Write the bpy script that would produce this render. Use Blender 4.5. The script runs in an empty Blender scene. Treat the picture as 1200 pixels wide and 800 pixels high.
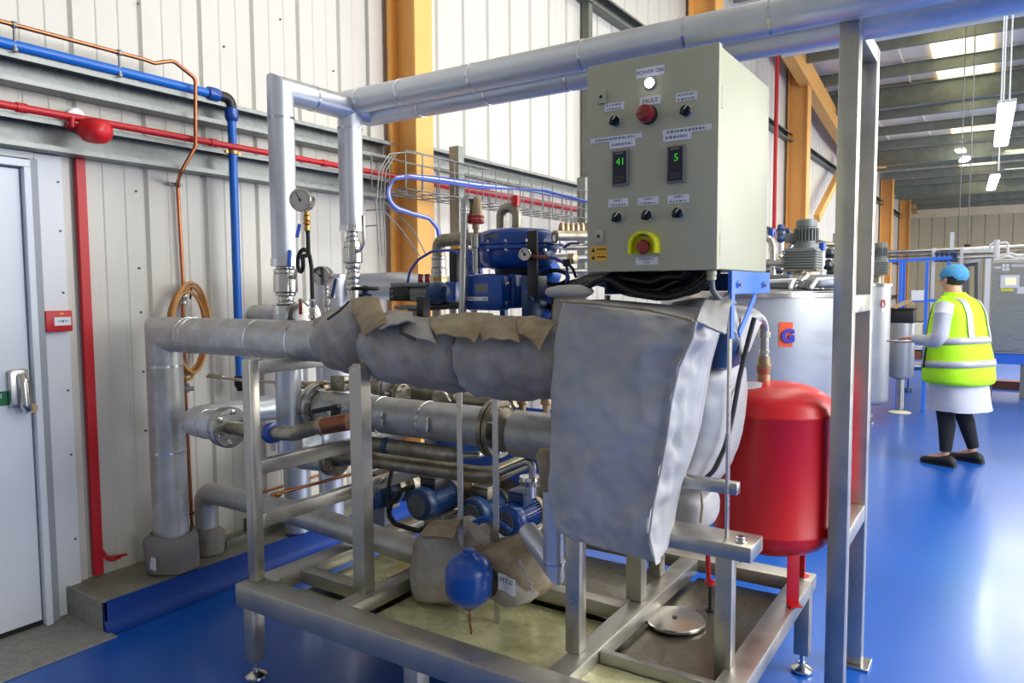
import bpy, bmesh, math, random
from mathutils import Vector, Matrix, noise as mnoise
random.seed(7)
S = bpy.context.scene
COL = S.collection
PI = math.pi
V = Vector

# ------------------------------------------------------------------ camera
FPX = 865.0
def _n(v): return v.normalized()
def _dpx(x, y): return V(((x-600)/FPX, (y-400)/FPX, 1.0))
_Y = _n(_dpx(1172, 336)); _D = _dpx(705, 12100); _D = _n(_D - _Y*_Y.dot(_D))
_X = _D.cross(_Y)
if _X.x < 0: _X = -_X
_Z = -_D
CAM = V((0, 0, 1.5))
def w_of(c): return V((_X.dot(c), _Y.dot(c), _Z.dot(c)))
_AX = 'xyz'
def at(px, py, ax, val):
    """world point that a photo pixel meets on the plane ax = val"""
    r = w_of(_dpx(px, py)); i = _AX.index(ax)
    return CAM + r*((val-CAM[i])/r[i])
def ay(px, py, y): return at(px, py, 'y', y)
def pxm(p):
    """metres per photo pixel at point p"""
    c = p - CAM
    return (_X.z*c.x + _Y.z*c.y + _Z.z*c.z)/FPX

cd = bpy.data.cameras.new('camera'); cam = bpy.data.objects.new('camera', cd); COL.objects.link(cam)
cd.sensor_width = 36; cd.lens = FPX/1200*36; cd.clip_start = 0.05; cd.clip_end = 200
r_ = w_of(V((1, 0, 0))); u_ = w_of(V((0, -1, 0))); b_ = w_of(V((0, 0, -1)))
cam.matrix_world = Matrix(((r_.x, u_.x, b_.x, CAM.x), (r_.y, u_.y, b_.y, CAM.y), (r_.z, u_.z, b_.z, CAM.z), (0, 0, 0, 1)))
S.camera = cam

# ------------------------------------------------------------------ materials
def lin(c):
    o = []
    for v in c:
        v = v/255.0
        o.append(v/12.92 if v <= .04045 else ((v+.055)/1.055)**2.4)
    return o
def mat(name, col, rough=.5, metal=0.0, var=0.0, scale=8.0, bump=0.0, bscale=40.0, coat=0.0, emit=0.0, ecol=None, stretch=None, spec=None, col2=None, detail=4.0, rvar=0.0, bdist=.004):
    m = bpy.data.materials.new(name); m.use_nodes = True
    nt = m.node_tree; b = nt.nodes['Principled BSDF']
    c = lin(col)
    b.inputs['Base Color'].default_value = (*c, 1)
    b.inputs['Roughness'].default_value = rough
    b.inputs['Metallic'].default_value = metal
    if coat: b.inputs['Coat Weight'].default_value = coat; b.inputs['Coat Roughness'].default_value = .12
    if spec is not None: b.inputs['Specular IOR Level'].default_value = spec
    if emit:
        b.inputs['Emission Color'].default_value = (*lin(ecol or col), 1); b.inputs['Emission Strength'].default_value = emit
    if var or bump or col2 or rvar:
        tc = nt.nodes.new('ShaderNodeTexCoord'); mp = nt.nodes.new('ShaderNodeMapping')
        nt.links.new(tc.outputs['Object'], mp.inputs['Vector'])
        if stretch: mp.inputs['Scale'].default_value = stretch
        if var or col2 or rvar:
            nz = nt.nodes.new('ShaderNodeTexNoise'); nz.inputs['Scale'].default_value = scale; nz.inputs['Detail'].default_value = detail
            nz.inputs['Roughness'].default_value = .65
            nt.links.new(mp.outputs['Vector'], nz.inputs['Vector'])
            cr = nt.nodes.new('ShaderNodeValToRGB')
            cr.color_ramp.elements[0].position = .32; cr.color_ramp.elements[1].position = .68
            c2 = lin(col2) if col2 else [min(1, v*(1+var)) for v in c]
            c1 = c if col2 else [v*(1-var) for v in c]
            cr.color_ramp.elements[0].color = (*c1, 1); cr.color_ramp.elements[1].color = (*c2, 1)
            nt.links.new(nz.outputs['Fac'], cr.inputs['Fac'])
            if var or col2: nt.links.new(cr.outputs['Color'], b.inputs['Base Color'])
            if rvar:
                mr = nt.nodes.new('ShaderNodeMapRange'); mr.inputs['From Min'].default_value = .3; mr.inputs['From Max'].default_value = .7
                mr.inputs['To Min'].default_value = max(.02, rough-rvar); mr.inputs['To Max'].default_value = min(1, rough+rvar)
                nt.links.new(nz.outputs['Fac'], mr.inputs['Value']); nt.links.new(mr.outputs['Result'], b.inputs['Roughness'])
        if bump:
            n2 = nt.nodes.new('ShaderNodeTexNoise'); n2.inputs['Scale'].default_value = bscale; n2.inputs['Detail'].default_value = 5
            nt.links.new(mp.outputs['Vector'], n2.inputs['Vector'])
            bp = nt.nodes.new('ShaderNodeBump'); bp.inputs['Strength'].default_value = bump; bp.inputs['Distance'].default_value = bdist
            nt.links.new(n2.outputs['Fac'], bp.inputs['Height']); nt.links.new(bp.outputs['Normal'], b.inputs['Normal'])
    return m
M = {}
M['wall'] = mat('white_cladding', (208, 205, 196), .42, var=.03, scale=1.5)
M['wallgable'] = mat('cream_cladding', (205, 196, 168), .5, var=.05, scale=1.2)
M['white'] = mat('white_paint', (218, 222, 228), .4)
M['doorwhite'] = mat('door_white', (214, 220, 230), .35)
M['doorgrey'] = mat('door_grey', (150, 156, 164), .45)
M['galv'] = mat('galvanised_steel', (140, 144, 142), .48, .7, var=.22, scale=25, rvar=.1)
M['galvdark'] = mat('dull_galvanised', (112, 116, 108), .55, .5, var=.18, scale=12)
M['purlin'] = mat('purlin_steel', (134, 140, 124), .5, .45, var=.15, scale=4)
M['roof'] = mat('roof_liner', (232, 220, 190), .55, var=.06, scale=2)
M['orange'] = mat('orange_paint', (238, 178, 96), .45, var=.04, scale=3)
M['floor'] = mat('blue_epoxy_floor', (13, 84, 176), .30, var=.08, scale=1.1, bump=.05, bscale=7, coat=.18, rvar=.025)
M['concrete'] = mat('grey_screed', (128, 126, 120), .75, col2=(150, 149, 143), scale=30, bump=.3, bscale=120)
M['kerbtop'] = mat('worn_kerb_top', (112, 112, 98), .5, col2=(140, 138, 122), scale=7)
M['blueskirt'] = mat('blue_skirting', (8, 58, 140), .5, spec=.3)
M['clad'] = mat('aluminium_cladding', (206, 211, 218), .36, .7, var=.07, scale=5, bump=.05, bscale=14, rvar=.06)
M['claddirty'] = mat('dusty_aluminium_cladding', (202, 204, 206), .44, .55, col2=(172, 170, 160), scale=9, bump=.06, bscale=14)
M['band'] = mat('steel_band', (215, 216, 218), .22, 1.0)
M['ss'] = mat('stainless_steel', (186, 184, 178), .33, 1.0, var=.08, scale=6, stretch=(1, 1, 14), rvar=.08)
M['sspol'] = mat('polished_stainless', (205, 203, 198), .2, 1.0, var=.05, scale=9)
M['ssdull'] = mat('dulled_stainless', (172, 166, 150), .42, .9, col2=(122, 114, 92), scale=11, rvar=.1)
M['tank'] = mat('tank_stainless', (176, 178, 178), .42, .6, var=.06, scale=2.5, stretch=(1, 1, 3), rvar=.06)
M['frame'] = mat('frame_stainless', (180, 177, 168), .36, .8, var=.10, scale=7, bump=.04, bscale=60, rvar=.1)
M['tray'] = mat('scummed_tray', (160, 160, 112), .24, .2, col2=(232, 228, 182), scale=5.5, rvar=.14, detail=8)  # yellowish dirt, with bright skylight reflections put into the paler colour
M['traygrey'] = mat('wet_grey_tray', (132, 128, 116), .3, .7, col2=(108, 100, 82), scale=5, rvar=.12)
M['cloth'] = mat('grey_silicone_cloth', (178, 180, 186), .5, 0, col2=(158, 156, 152), scale=3.2, bump=.25, bscale=22)
M['clothdirt'] = mat('soiled_grey_cloth', (176, 175, 174), .62, 0, col2=(146, 134, 116), scale=7, bump=.3, bscale=24, detail=6)
M['clothbrown'] = mat('brown_stained_cloth', (172, 158, 130), .7, 0, col2=(128, 108, 82), scale=10, bump=.3, bscale=26)
M['boot'] = mat('dusty_boot_wrap', (118, 120, 122), .7, 0, col2=(134, 124, 112), scale=9, bump=.4, bscale=30)
M['clothdark'] = mat('dark_cloth_lining', (62, 62, 62), .8)
M['red'] = mat('red_enamel', (212, 22, 32), .4, 0, coat=.08, var=.04, scale=3)
M['redpaint'] = mat('red_paint', (196, 30, 40), .4)
M['blue'] = mat('blue_enamel', (16, 72, 158), .3, 0, coat=.2, var=.05, scale=9)
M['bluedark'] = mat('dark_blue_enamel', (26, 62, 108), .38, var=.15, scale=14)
M['bluebright'] = mat('bright_blue_paint', (52, 112, 226), .35)
M['bluepipe'] = mat('blue_plastic_pipe', (14, 104, 200), .33)
M['bluehose'] = mat('blue_air_hose', (56, 84, 176), .35)
M['black'] = mat('black_plastic', (22, 22, 24), .45)
M['rubber'] = mat('black_cable_sheath', (16, 16, 17), .42, bump=.1, bscale=30)
M['greyhose'] = mat('grey_conduit', (92, 100, 110), .5)
M['copper'] = mat('copper', (182, 116, 82), .33, 1.0, var=.2, scale=20)
M['copperdark'] = mat('tarnished_copper', (150, 96, 70), .45, .8, var=.2, scale=16)
M['hosebrown'] = mat('amber_hose', (196, 140, 78), .4, var=.08, scale=20)
M['brass'] = mat('brass', (190, 150, 84), .35, 1.0, var=.15, scale=20)
M['bronze'] = mat('pale_bronze', (176, 154, 122), .42, .8, var=.15, scale=20)
M['steelgrey'] = mat('cast_grey', (120, 122, 122), .5, .3, var=.08, scale=14)
M['motorgrey'] = mat('motor_grey', (112, 118, 116), .5, .2)
M['steeldark'] = mat('dark_steel', (70, 72, 74), .4, .8)
M['panel'] = mat('control_panel_paint', (177, 176, 150), .5, 0, var=.02, scale=3, bump=.04, bscale=200)
M['labelwhite'] = mat('engraved_label_white', (222, 224, 232), .45)
M['ink'] = mat('label_ink', (52, 52, 66), .6)
M['inkblue'] = mat('label_ink_blue', (70, 76, 130), .6)
M['yellow'] = mat('hazard_yellow', (238, 178, 24), .45)
M['estop'] = mat('emergency_yellow', (226, 226, 34), .4)
M['redlens'] = mat('red_lens', (140, 4, 18), .15, coat=.6)
M['lampwhite'] = mat('lit_white_lamp', (255, 248, 255), .3, emit=9, ecol=(255, 248, 255))
M['screen'] = mat('dark_display', (26, 28, 44), .2)
M['lcdgreen'] = mat('green_digits', (40, 160, 40), .4, emit=.9, ecol=(40, 170, 40))
M['glass'] = mat('gauge_face', (222, 224, 226), .25)
M['green'] = mat('sign_green', (0, 104, 62), .45)
M['hv'] = mat('hi_vis_yellow', (178, 246, 22), .7, emit=0)
M['silver'] = mat('reflective_silver_tape', (172, 172, 178), .45, .2)
M['coat'] = mat('white_lab_coat', (188, 190, 202), .8)
M['legging'] = mat('black_leggings', (18, 20, 28), .85)
M['shoe'] = mat('black_shoe', (20, 20, 22), .55)
M['skin'] = mat('skin', (214, 160, 132), .5)
M['hair'] = mat('dark_brown_hair', (46, 32, 26), .6)
M['net'] = mat('blue_hairnet', (64, 140, 188), .7, bump=.4, bscale=60)
M['eyewhite'] = mat('eye_white', (235, 235, 232), .3)
M['lip'] = mat('lip', (176, 100, 92), .45)
M['skylight'] = mat('lit_rooflight', (255, 246, 206), .5, emit=1.6, ecol=(255, 240, 190))
M['tube'] = mat('lit_tube', (255, 255, 255), .3, emit=22, ecol=(236, 240, 255))
M['lcd'] = mat('lit_touch_screen', (238, 226, 190), .3, emit=.5, ecol=(238, 226, 190))
M['stickerorange'] = mat('orange_sticker', (226, 84, 30), .5)
M['letterblue'] = mat('blue_letter', (48, 50, 168), .5)
M['soleblue'] = mat('rusty_brown_paint', (120, 70, 50), .7)
M['paleyellow'] = mat('pale_yellow_pad', (226, 222, 190), .6)
M['cardboard'] = mat('cardboard', (176, 152, 116), .75)

# ------------------------------------------------------------------ mesh builder
def frame_for(d):
    d = d.normalized()
    a = V((0, 0, 1)) if abs(d.z) < .9 else V((1, 0, 0))
    u = a.cross(d).normalized(); v = d.cross(u)
    return u, v
def fillet(pts, r, n=6):
    pts = [V(p) for p in pts]
    if not r: return pts
    out = [pts[0]]
    for i in range(1, len(pts)-1):
        a, b, c = pts[i-1], pts[i], pts[i+1]
        d1 = (a-b); d2 = (c-b); l1, l2 = d1.length, d2.length
        if l1 < 1e-6 or l2 < 1e-6: continue
        d1 /= l1; d2 /= l2
        ang = d1.angle(d2)
        if ang > PI-.02: out.append(b); continue
        t = min(r/math.tan(ang/2), l1*.48, l2*.48); rr = t*math.tan(ang/2)
        bis = (d1+d2).normalized(); cen = b + bis*(rr/math.sin(ang/2))
        p1 = b+d1*t; p2 = b+d2*t
        v1 = p1-cen; v2 = p2-cen
        tot = v1.angle(v2); ax = v1.cross(v2).normalized()
        for k in range(n+1):
            out.append(cen + Matrix.Rotation(tot*k/n, 3, ax) @ v1)
    out.append(pts[-1])
    return out
class MB:
    def __init__(s): s.bm = bmesh.new()
    def _merge(s, t, mtx=None):
        if mtx is not None: t.transform(mtx)
        vs = {}
        for v in t.verts: vs[v.index] = s.bm.verts.new(v.co)
        for f in t.faces:
            try: s.bm.faces.new([vs[v.index] for v in f.verts])
            except ValueError: pass
        t.free(); return s
    def box(s, x0, x1, y0, y1, z0, z1, bev=0.0, mtx=None):
        t = bmesh.new(); bmesh.ops.create_cube(t, size=1)
        for v in t.verts: v.co = V((x0+(v.co.x+.5)*(x1-x0), y0+(v.co.y+.5)*(y1-y0), z0+(v.co.z+.5)*(z1-z0)))
        if bev: bmesh.ops.bevel(t, geom=list(t.edges), offset=bev, segments=2, profile=.5, affect='EDGES')
        t.verts.index_update(); return s._merge(t, mtx)
    def bar(s, p, q, w, h, bev=0.0, up=(0, 0, 1)):
        """rectangular bar from p to q, w across, h along up"""
        p, q = V(p), V(q); d = q-p; L = d.length; d.normalize(); up = V(up)
        if abs(d.dot(up)) > .95: up = V((0, 1, 0))
        x = up.cross(d).normalized(); z = d.cross(x)
        m = Matrix(((x.x, d.x, z.x, p.x), (x.y, d.y, z.y, p.y), (x.z, d.z, z.z, p.z), (0, 0, 0, 1)))
        return s.box(-w/2, w/2, 0, L, -h/2, h/2, bev, m)
    def ring(s, c, u, v, r, n):
        return [s.bm.verts.new(c + (u*math.cos(2*PI*k/n) + v*math.sin(2*PI*k/n))*r) for k in range(n)]
    def loft(s, rings, cap0=True, cap1=True, closed=False):
        n = len(rings[0]); m = len(rings)
        for i in range(m if closed else m-1):
            a, b = rings[i], rings[(i+1) % m]
            for k in range(n):
                try: s.bm.faces.new((a[k], a[(k+1) % n], b[(k+1) % n], b[k]))
                except ValueError: pass
        if not closed:
            if cap0: s.bm.faces.new(list(reversed(rings[0])))
            if cap1: s.bm.faces.new(rings[-1])
        return s
    def cyl(s, p, q, r, r2=None, n=24):
        p, q = V(p), V(q); u, v = frame_for(q-p)
        return s.loft([s.ring(p, u, v, r, n), s.ring(q, u, v, r if r2 is None else r2, n)])
    def tube(s, pts, r, n=14, bend=0.0, seg=6, closed=False, rad=None):
        pts = fillet(pts, bend, seg)
        pts = [p for i, p in enumerate(pts) if i == 0 or (p-pts[i-1]).length > 1e-5]
        if closed:
            m = len(pts); rings = []
            u = None
            for i in range(m):
                d = (pts[(i+1) % m]-pts[i-1]).normalized()
                if u is None: u, v = frame_for(d)
                u = (u - d*u.dot(d)).normalized(); v = d.cross(u)
                rings.append(s.ring(pts[i], u, v, r, n))
            return s.loft(rings, closed=True)
        rr = (lambda i: r) if rad is None else (lambda i: rad[min(i, len(rad)-1)])
        d = (pts[1]-pts[0]).normalized(); u, v = frame_for(d)
        co = [pts[0] + (u*math.cos(2*PI*k/n) + v*math.sin(2*PI*k/n))*rr(0) for k in range(n)]
        rings = [co]
        for i in range(1, len(pts)):
            din = (pts[i]-pts[i-1]).normalized()
            if i < len(pts)-1:
                dout = (pts[i+1]-pts[i]).normalized(); nn = din+dout
                nn = nn.normalized() if nn.length > 1e-4 else din
            else: nn = din
            k_ = rr(i)/rr(i-1)
            new = []
            for q in rings[-1]:
                q = pts[i-1] + (q-pts[i-1])*k_ if rad is not None else q
                t = (pts[i]-q).dot(nn)/din.dot(nn)
                new.append(q + din*t)
            rings.append(new)
        return s.loft([[s.bm.verts.new(c) for c in R] for R in rings])
    def lathe(s, o, axis, prof, n=28):
        """prof: (radius, distance along axis)"""
        o = V(o); d = V(axis).normalized(); u, v = frame_for(d)
        rings = [s.ring(o+d*h, u, v, max(r, 1e-4), n) for r, h in prof]
        return s.loft(rings)
    def ball(s, c, rx, ry=None, rz=None, n=20, m=12):
        ry = rx if ry is None else ry; rz = rx if rz is None else rz
        t = bmesh.new(); bmesh.ops.create_uvsphere(t, u_segments=n, v_segments=m, radius=1)
        for v in t.verts: v.co = V((c[0]+v.co.x*rx, c[1]+v.co.y*ry, c[2]+v.co.z*rz))
        t.verts.index_update(); return s._merge(t)
    def prism(s, poly, vec):
        vec = V(vec); a = [s.bm.verts.new(V(p)) for p in poly]; b = [s.bm.verts.new(V(p)+vec) for p in poly]
        return s.loft([a, b])
    def sheet(s, grid, th):
        """grid of points -> sheet with thickness"""
        R = len(grid); Cn = len(grid[0])
        g = [[V(p) for p in row] for row in grid]
        def nrm(i, j):
            a = g[min(i+1, R-1)][j]-g[max(i-1, 0)][j]; b = g[i][min(j+1, Cn-1)]-g[i][max(j-1, 0)]
            n_ = a.cross(b); return n_.normalized() if n_.length > 1e-9 else V((0, 0, 1))
        A = [[s.bm.verts.new(g[i][j]+nrm(i, j)*th/2) for j in range(Cn)] for i in range(R)]
        B = [[s.bm.verts.new(g[i][j]-nrm(i, j)*th/2) for j in range(Cn)] for i in range(R)]
        F = s.bm.faces.new
        for i in range(R-1):
            for j in range(Cn-1):
                F((A[i][j], A[i+1][j], A[i+1][j+1], A[i][j+1])); F((B[i][j], B[i][j+1], B[i+1][j+1], B[i+1][j]))
        for i in range(R-1):
            F((A[i][0], B[i][0], B[i+1][0], A[i+1][0])); F((A[i][-1], A[i+1][-1], B[i+1][-1], B[i][-1]))
        for j in range(Cn-1):
            F((A[0][j], A[0][j+1], B[0][j+1], B[0][j])); F((A[-1][j], B[-1][j], B[-1][j+1], A[-1][j+1]))
        return s
    def noise(s, amp, sc, seed=0.0):
        s.bm.normal_update()
        off = V((seed*3.1, seed*1.7, seed*5.3))
        mv = []
        for v in s.bm.verts:
            a = mnoise.fractal(v.co*sc+off, .6, 2.1, 3)
            mv.append((v, v.normal*amp*a))
        for v, d in mv: v.co += d
        return s
    def build(s, name, m, parent=None, smooth=38, label=None, sub=0):
        bm = s.bm
        bmesh.ops.recalc_face_normals(bm, faces=list(bm.faces))
        me = bpy.data.meshes.new(name)
        off = V((0, 0, 0)); p = parent
        while p is not None: off += p.location; p = p.parent
        if parent is None:
            xs = [v.co for v in bm.verts]
            off = V((sum(c.x for c in xs)/len(xs), sum(c.y for c in xs)/len(xs), min(c.z for c in xs)))
        for v in bm.verts: v.co -= off
        for f in bm.faces: f.smooth = smooth > 0
        if smooth:
            lim = math.radians(smooth)
            for e in bm.edges:
                if len(e.link_faces) == 2 and e.calc_face_angle(0) > lim: e.smooth = False
        bm.to_mesh(me); bm.free()
        o = bpy.data.objects.new(name, me); COL.objects.link(o)
        me.materials.append(M[m] if isinstance(m, str) else m)
        if parent is None: o.location = off
        else: o.parent = parent
        if sub:
            md = o.modifiers.new('sub', 'SUBSURF'); md.levels = sub; md.render_levels = sub
        if label: o['label'] = label
        return o
def thing(name, label, cat, loc, group=None):
    o = bpy.data.objects.new(name, None); COL.objects.link(o); o.location = V(loc); o.empty_display_size = .1
    o['label'] = label; o['category'] = cat
    if group: o['group'] = group
    return o
def tag(o, label, cat, group=None, kind=None):
    o['label'] = label; o['category'] = cat
    if group: o['group'] = group
    if kind: o['kind'] = kind
    return o
def struct(o): o['kind'] = 'structure'; return o
def copy_tree(o, loc=None, parent=None):
    c = o.copy(); COL.objects.link(c); c.parent = parent
    if loc is not None: c.location = V(loc)
    for ch in list(o.children): copy_tree(ch, None, c)
    return c
def text_part(name, s, org, right, up, h, m, parent, depth=.0006, align='CENTER', bold=0.0):
    """flat raised lettering; org is the middle of the line"""
    cu = bpy.data.curves.new('t', 'FONT'); cu.body = s; cu.size = h*1.38; cu.align_x = align; cu.align_y = 'CENTER'
    cu.extrude = depth; cu.resolution_u = 3; cu.offset = bold
    ob = bpy.data.objects.new('t', cu); COL.objects.link(ob)
    dg = bpy.context.evaluated_depsgraph_get(); dg.update()
    me = bpy.data.meshes.new_from_object(ob.evaluated_get(dg), depsgraph=dg)
    bpy.data.objects.remove(ob); bpy.data.curves.remove(cu)
    r = V(right).normalized(); u = V(up).normalized(); n_ = r.cross(u); org = V(org)
    off = V((0, 0, 0)); p = parent
    while p is not None: off += p.location; p = p.parent
    for v in me.vertices: v.co = org + r*v.co.x + u*v.co.y + n_*v.co.z - off
    o = bpy.data.objects.new(name, me); COL.objects.link(o); o.parent = parent
    me.materials.clear(); me.materials.append(M[m])
    return o
def lerp(a, b, t): return a+(b-a)*t
# ================================================================== SETTING
WX = -3.6
b = MB(); b.box(-3.9, 14, -4, 40, -.12, 0); struct(b.build('floor', 'floor', smooth=0))
b = MB(); b.box(WX, -3.165, -1, 1.655, 0, .006, .002); struct(b.build('trim_1', 'concrete', smooth=0))
b = MB(); b.box(WX, -3.262, 1.66, 12, 0, .134); struct(b.build('trim_2', 'kerbtop', smooth=0))
b = MB(); b.box(WX, -3.25, 1.645, 1.66, 0, .138, .002); struct(b.build('trim_3', 'concrete', smooth=0))
b = MB()
prof = [(-3.262, .136), (-3.25, .136), (-3.25, .05), (-3.243, .026), (-3.225, .008), (-3.2, .002), (-3.262, .0)]
b.prism([(x, 1.645, z) for x, z in prof], (0, 10.3, 0)); struct(b.build('trim_4', 'blueskirt', smooth=50))
# left wall of profiled sheet: grooves every third of a metre
def ribbed(name, y0, y1, z0, z1, m, pitch=.333, start=1.78, gw=.03, gd=.02, x=WX):
    b = MB(); ys = []
    k = math.floor((y0-start)/pitch)
    ys.append((y0, 0))
    while True:
        yc = start+k*pitch; k += 1
        if yc+gw > y1: break
        if yc-gw < y0: continue
        ys += [(yc-gw/2-.008, 0), (yc-gw/2+.004, -gd), (yc+gw/2-.004, -gd), (yc+gw/2+.008, 0)]
        for t in (.36, .68):
            q = yc+pitch*t
            if q+.02 < y1: ys += [(q-.012, 0), (q-.006, -.0035), (q+.006, -.0035), (q+.012, 0)]
    ys.append((y1, 0))
    pl = [(x+d, y, z0) for y, d in ys] + [(x-.09, y1, z0), (x-.09, y0, z0)]
    a = [b.bm.verts.new(V(p)) for p in pl]; c = [b.bm.verts.new(V((p[0], p[1], z1))) for p in pl]
    n = len(pl)
    for i in range(n): b.bm.faces.new((a[i], a[(i+1) % n], c[(i+1) % n], c[i]))
    b.bm.faces.new(c); b.bm.faces.new(list(reversed(a)))
    return struct(b.build(name, m, smooth=0))
ribbed('wall_left', -2, 38, 0, 7.0, 'wall')
# far gable of the hall
b = MB(); pts = [(-3.7, 38, 0)]
x = -3.7
while x < 13.6:
    pts += [(x+.02, 38, 0), (x+.03, 38.03, 0), (x+.08, 38.03, 0), (x+.09, 38, 0)]; x += .5
pts += [(14, 38, 0), (14, 38.2, 0), (-3.7, 38.2, 0)]
b.prism(pts, (0, 0, 4.62)); struct(b.build('wall_far', 'wallgable', smooth=0))
b = MB(); b.box(-3.6, 14, 37.9, 38.02, 4.6, 5.2); struct(b.build('trim_5', 'roof', smooth=0))
# roof
RZ = lambda y: 6.5-.038*y
b = MB()
for k in range(18):
    x0 = -3.7+k*1.0
    prof = [(x0, 0), (x0+.94, 0), (x0+.95, -.035), (x0+.99, -.035), (x0+1.0, 0)]
    a0 = [b.bm.verts.new(V((x, -3, RZ(-3)+d))) for x, d in prof]; a1 = [b.bm.verts.new(V((x, 38.2, RZ(38.2)+d))) for x, d in prof]
    t0 = [b.bm.verts.new(V((x, -3, RZ(-3)+.1))) for x, d in (prof[0], prof[-1])]; t1 = [b.bm.verts.new(V((x, 38.2, RZ(38.2)+.1))) for x, d in (prof[0], prof[-1])]
    for i in range(4): b.bm.faces.new((a0[i], a0[i+1], a1[i+1], a1[i]))
    b.bm.faces.new((t0[0], t1[0], t1[1], t0[1]))
struct(b.build('ceiling', 'roof', smooth=0))
wn = 0
for xs in ((-1.2, -.24), (2.6, 3.6), (6.6, 7.6)):  # first strip is in view; the other two are unseen, added for light
    for y0, y1 in ((3.5, 11.2), (12.4, 20.4), (22.6, 24.2), (27.4, 29.0), (30.2, 31.8)):
        wn += 1
        b = MB()
        x0 = xs[0]-.065*(y0-13) if xs[0] < 3 else xs[0]; x1 = x0+(xs[1]-xs[0])
        x0, x1 = xs
        b.prism([(x0, y0, RZ(y0)-.04), (x1, y0, RZ(y0)-.04), (x1, y0, RZ(y0)-.06), (x0, y0, RZ(y0)-.06)], (0, y1-y0, RZ(y1)-RZ(y0)))
        struct(b.build('window_%d' % wn, 'skylight', smooth=0))
# purlins along x
tn = 5
y = 3.0
while y < 37.5:
    tn += 1
    z = RZ(y)-.05; b = MB()
    b.prism([(-3.5, y-.07, z), (-3.5, y, z), (-3.5, y+.006, z-.2), (-3.5, y+.075, z-.2), (-3.5, y+.075, z-.215), (-3.5, y-.006, z-.215), (-3.5, y-.008, z-.012), (-3.5, y-.07, z-.012)], (17, 0, 0))
    struct(b.build('trim_%d' % tn, 'purlin', smooth=0))
    y += 1.68
# deeper roof beams across the far bays
for y in (17.9, 24.4, 31.2):
    tn += 1; z = RZ(y)-.06; b = MB()
    b.box(-3.4, 13.5, y-.09, y+.09, z-.45, z-.43); b.box(-3.4, 13.5, y-.008, y+.008, z-.43, z-.02); b.box(-3.4, 13.5, y-.09, y+.09, z-.02, z)
    struct(b.build('trim_%d' % tn, 'purlin', smooth=0))
# galvanised sheeting rails: lipped channels open to the room
def rail(y0, y1, z0, z1, x=WX+.002, d=.12, m='galv', lip=.022):
    global tn
    tn += 1; b = MB(); t = .004
    pr = [(0, z0), (d, z0), (d, z0+lip), (d-t, z0+lip), (d-t, z0+t), (t, z0+t), (t, z1-t), (d-t, z1-t), (d-t, z1-lip), (d, z1-lip), (d, z1), (0, z1)]
    b.prism([(x+a, y0, z) for a, z in pr], (0, y1-y0, 0))
    return struct(b.build('trim_%d' % tn, m, smooth=0))
rail(-1.5, 3.84, 2.385, 2.505)
rail(-1.5, 3.84, 2.12, 2.255)
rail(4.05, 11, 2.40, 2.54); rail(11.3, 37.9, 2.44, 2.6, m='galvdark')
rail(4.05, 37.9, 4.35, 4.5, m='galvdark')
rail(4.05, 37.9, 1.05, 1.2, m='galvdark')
# trimmer below the upper rail
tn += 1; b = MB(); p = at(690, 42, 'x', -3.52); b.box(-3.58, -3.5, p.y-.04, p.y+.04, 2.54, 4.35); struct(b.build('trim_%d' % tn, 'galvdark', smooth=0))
# orange portal columns (H sections)
def col_at(y, ztop, m='orange', x0=-3.53, x1=-3.30, w=.18):
    global tn
    tn += 1; b = MB()
    b.box(x0-.02, x0, y-w/2, y+w/2, 0, ztop); b.box(x1-.018, x1, y-w/2, y+w/2, 0, ztop); b.box(x0, x1-.018, y-.007, y+.007, 0, ztop)
    return struct(b.build('trim_%d' % tn, m, smooth=0))
col_at(3.94, RZ(4)-.1)
for px, pw in ((834, 22), (942, 18), (1024, 12), (1045, 12), (1067, 8)):
    p = at(px+pw*.35, 150, 'x', -3.18); w_ = min(.55, max(.3, pw*pxm(p)*1.0))
    col_at(min(p.y, 37.4), RZ(p.y)-.1, x1=-3.18, w=w_)
# rafter and knee beams on the wall line
def obeam(p, q, w=.2, h=.42):
    global tn
    tn += 1; b = MB(); b.bar(p, q, w, h); return struct(b.build('trim_%d' % tn, 'orange', smooth=0))
obeam(at(922, 50, 'x', -3.25), at(982, 152, 'x', -3.25), .2, .42)
obeam(at(982, 152, 'x', -3.25), V((-3.25, 24, 4.8)), .2, .42)
obeam(at(1018, 186, 'x', -3.25), at(1051, 190, 'x', -3.25), .2, .5)
obeam(at(1050, 190, 'x', -3.25), V((-3.25, 37.6, 5.0)), .2, .5)
obeam(at(957, 256, 'x', -3.3), at(992, 186, 'x', -3.3), .12, .16)
# cover strip in the corner beside the near column
tn += 1; b = MB(); b.box(WX, WX+.03, 3.70, 3.83, 2.52, 6.2, .004); struct(b.build('trim_%d' % tn, 'wall', smooth=0))
# white flashing panels around the door
tn += 1; b = MB(); b.box(WX+.001, WX+.022, 1.60, 1.715, .006, 2.115, .002); b.box(WX+.001, WX+.022, -1.5, 1.599, 2.088, 2.118, .002); struct(b.build('trim_%d' % tn, 'white', smooth=0))
tn += 1; b = MB()
for z in (.35, .75, 1.05, 1.5, 1.78, 2.0):
    b.cyl((WX+.021, 1.695, z), (WX+.026, 1.695, z), .005, n=8)
struct(b.build('trim_%d' % tn, 'steeldark'))
tn += 1; b = MB()
for z in (.8, 1.1, 1.4, 1.62, 2.0): b.cyl((WX, 2.07, z), (WX+.006, 2.07, z), .006, n=8)
for y, z in ((2.12, 2.92), (2.6, 2.84), (2.98, 2.76), (2.99, 3.1), (3.4, 2.9)): b.cyl((WX, y, z), (WX+.006, y, z), .006, n=8)
struct(b.build('trim_%d' % tn, 'steeldark'))
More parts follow.
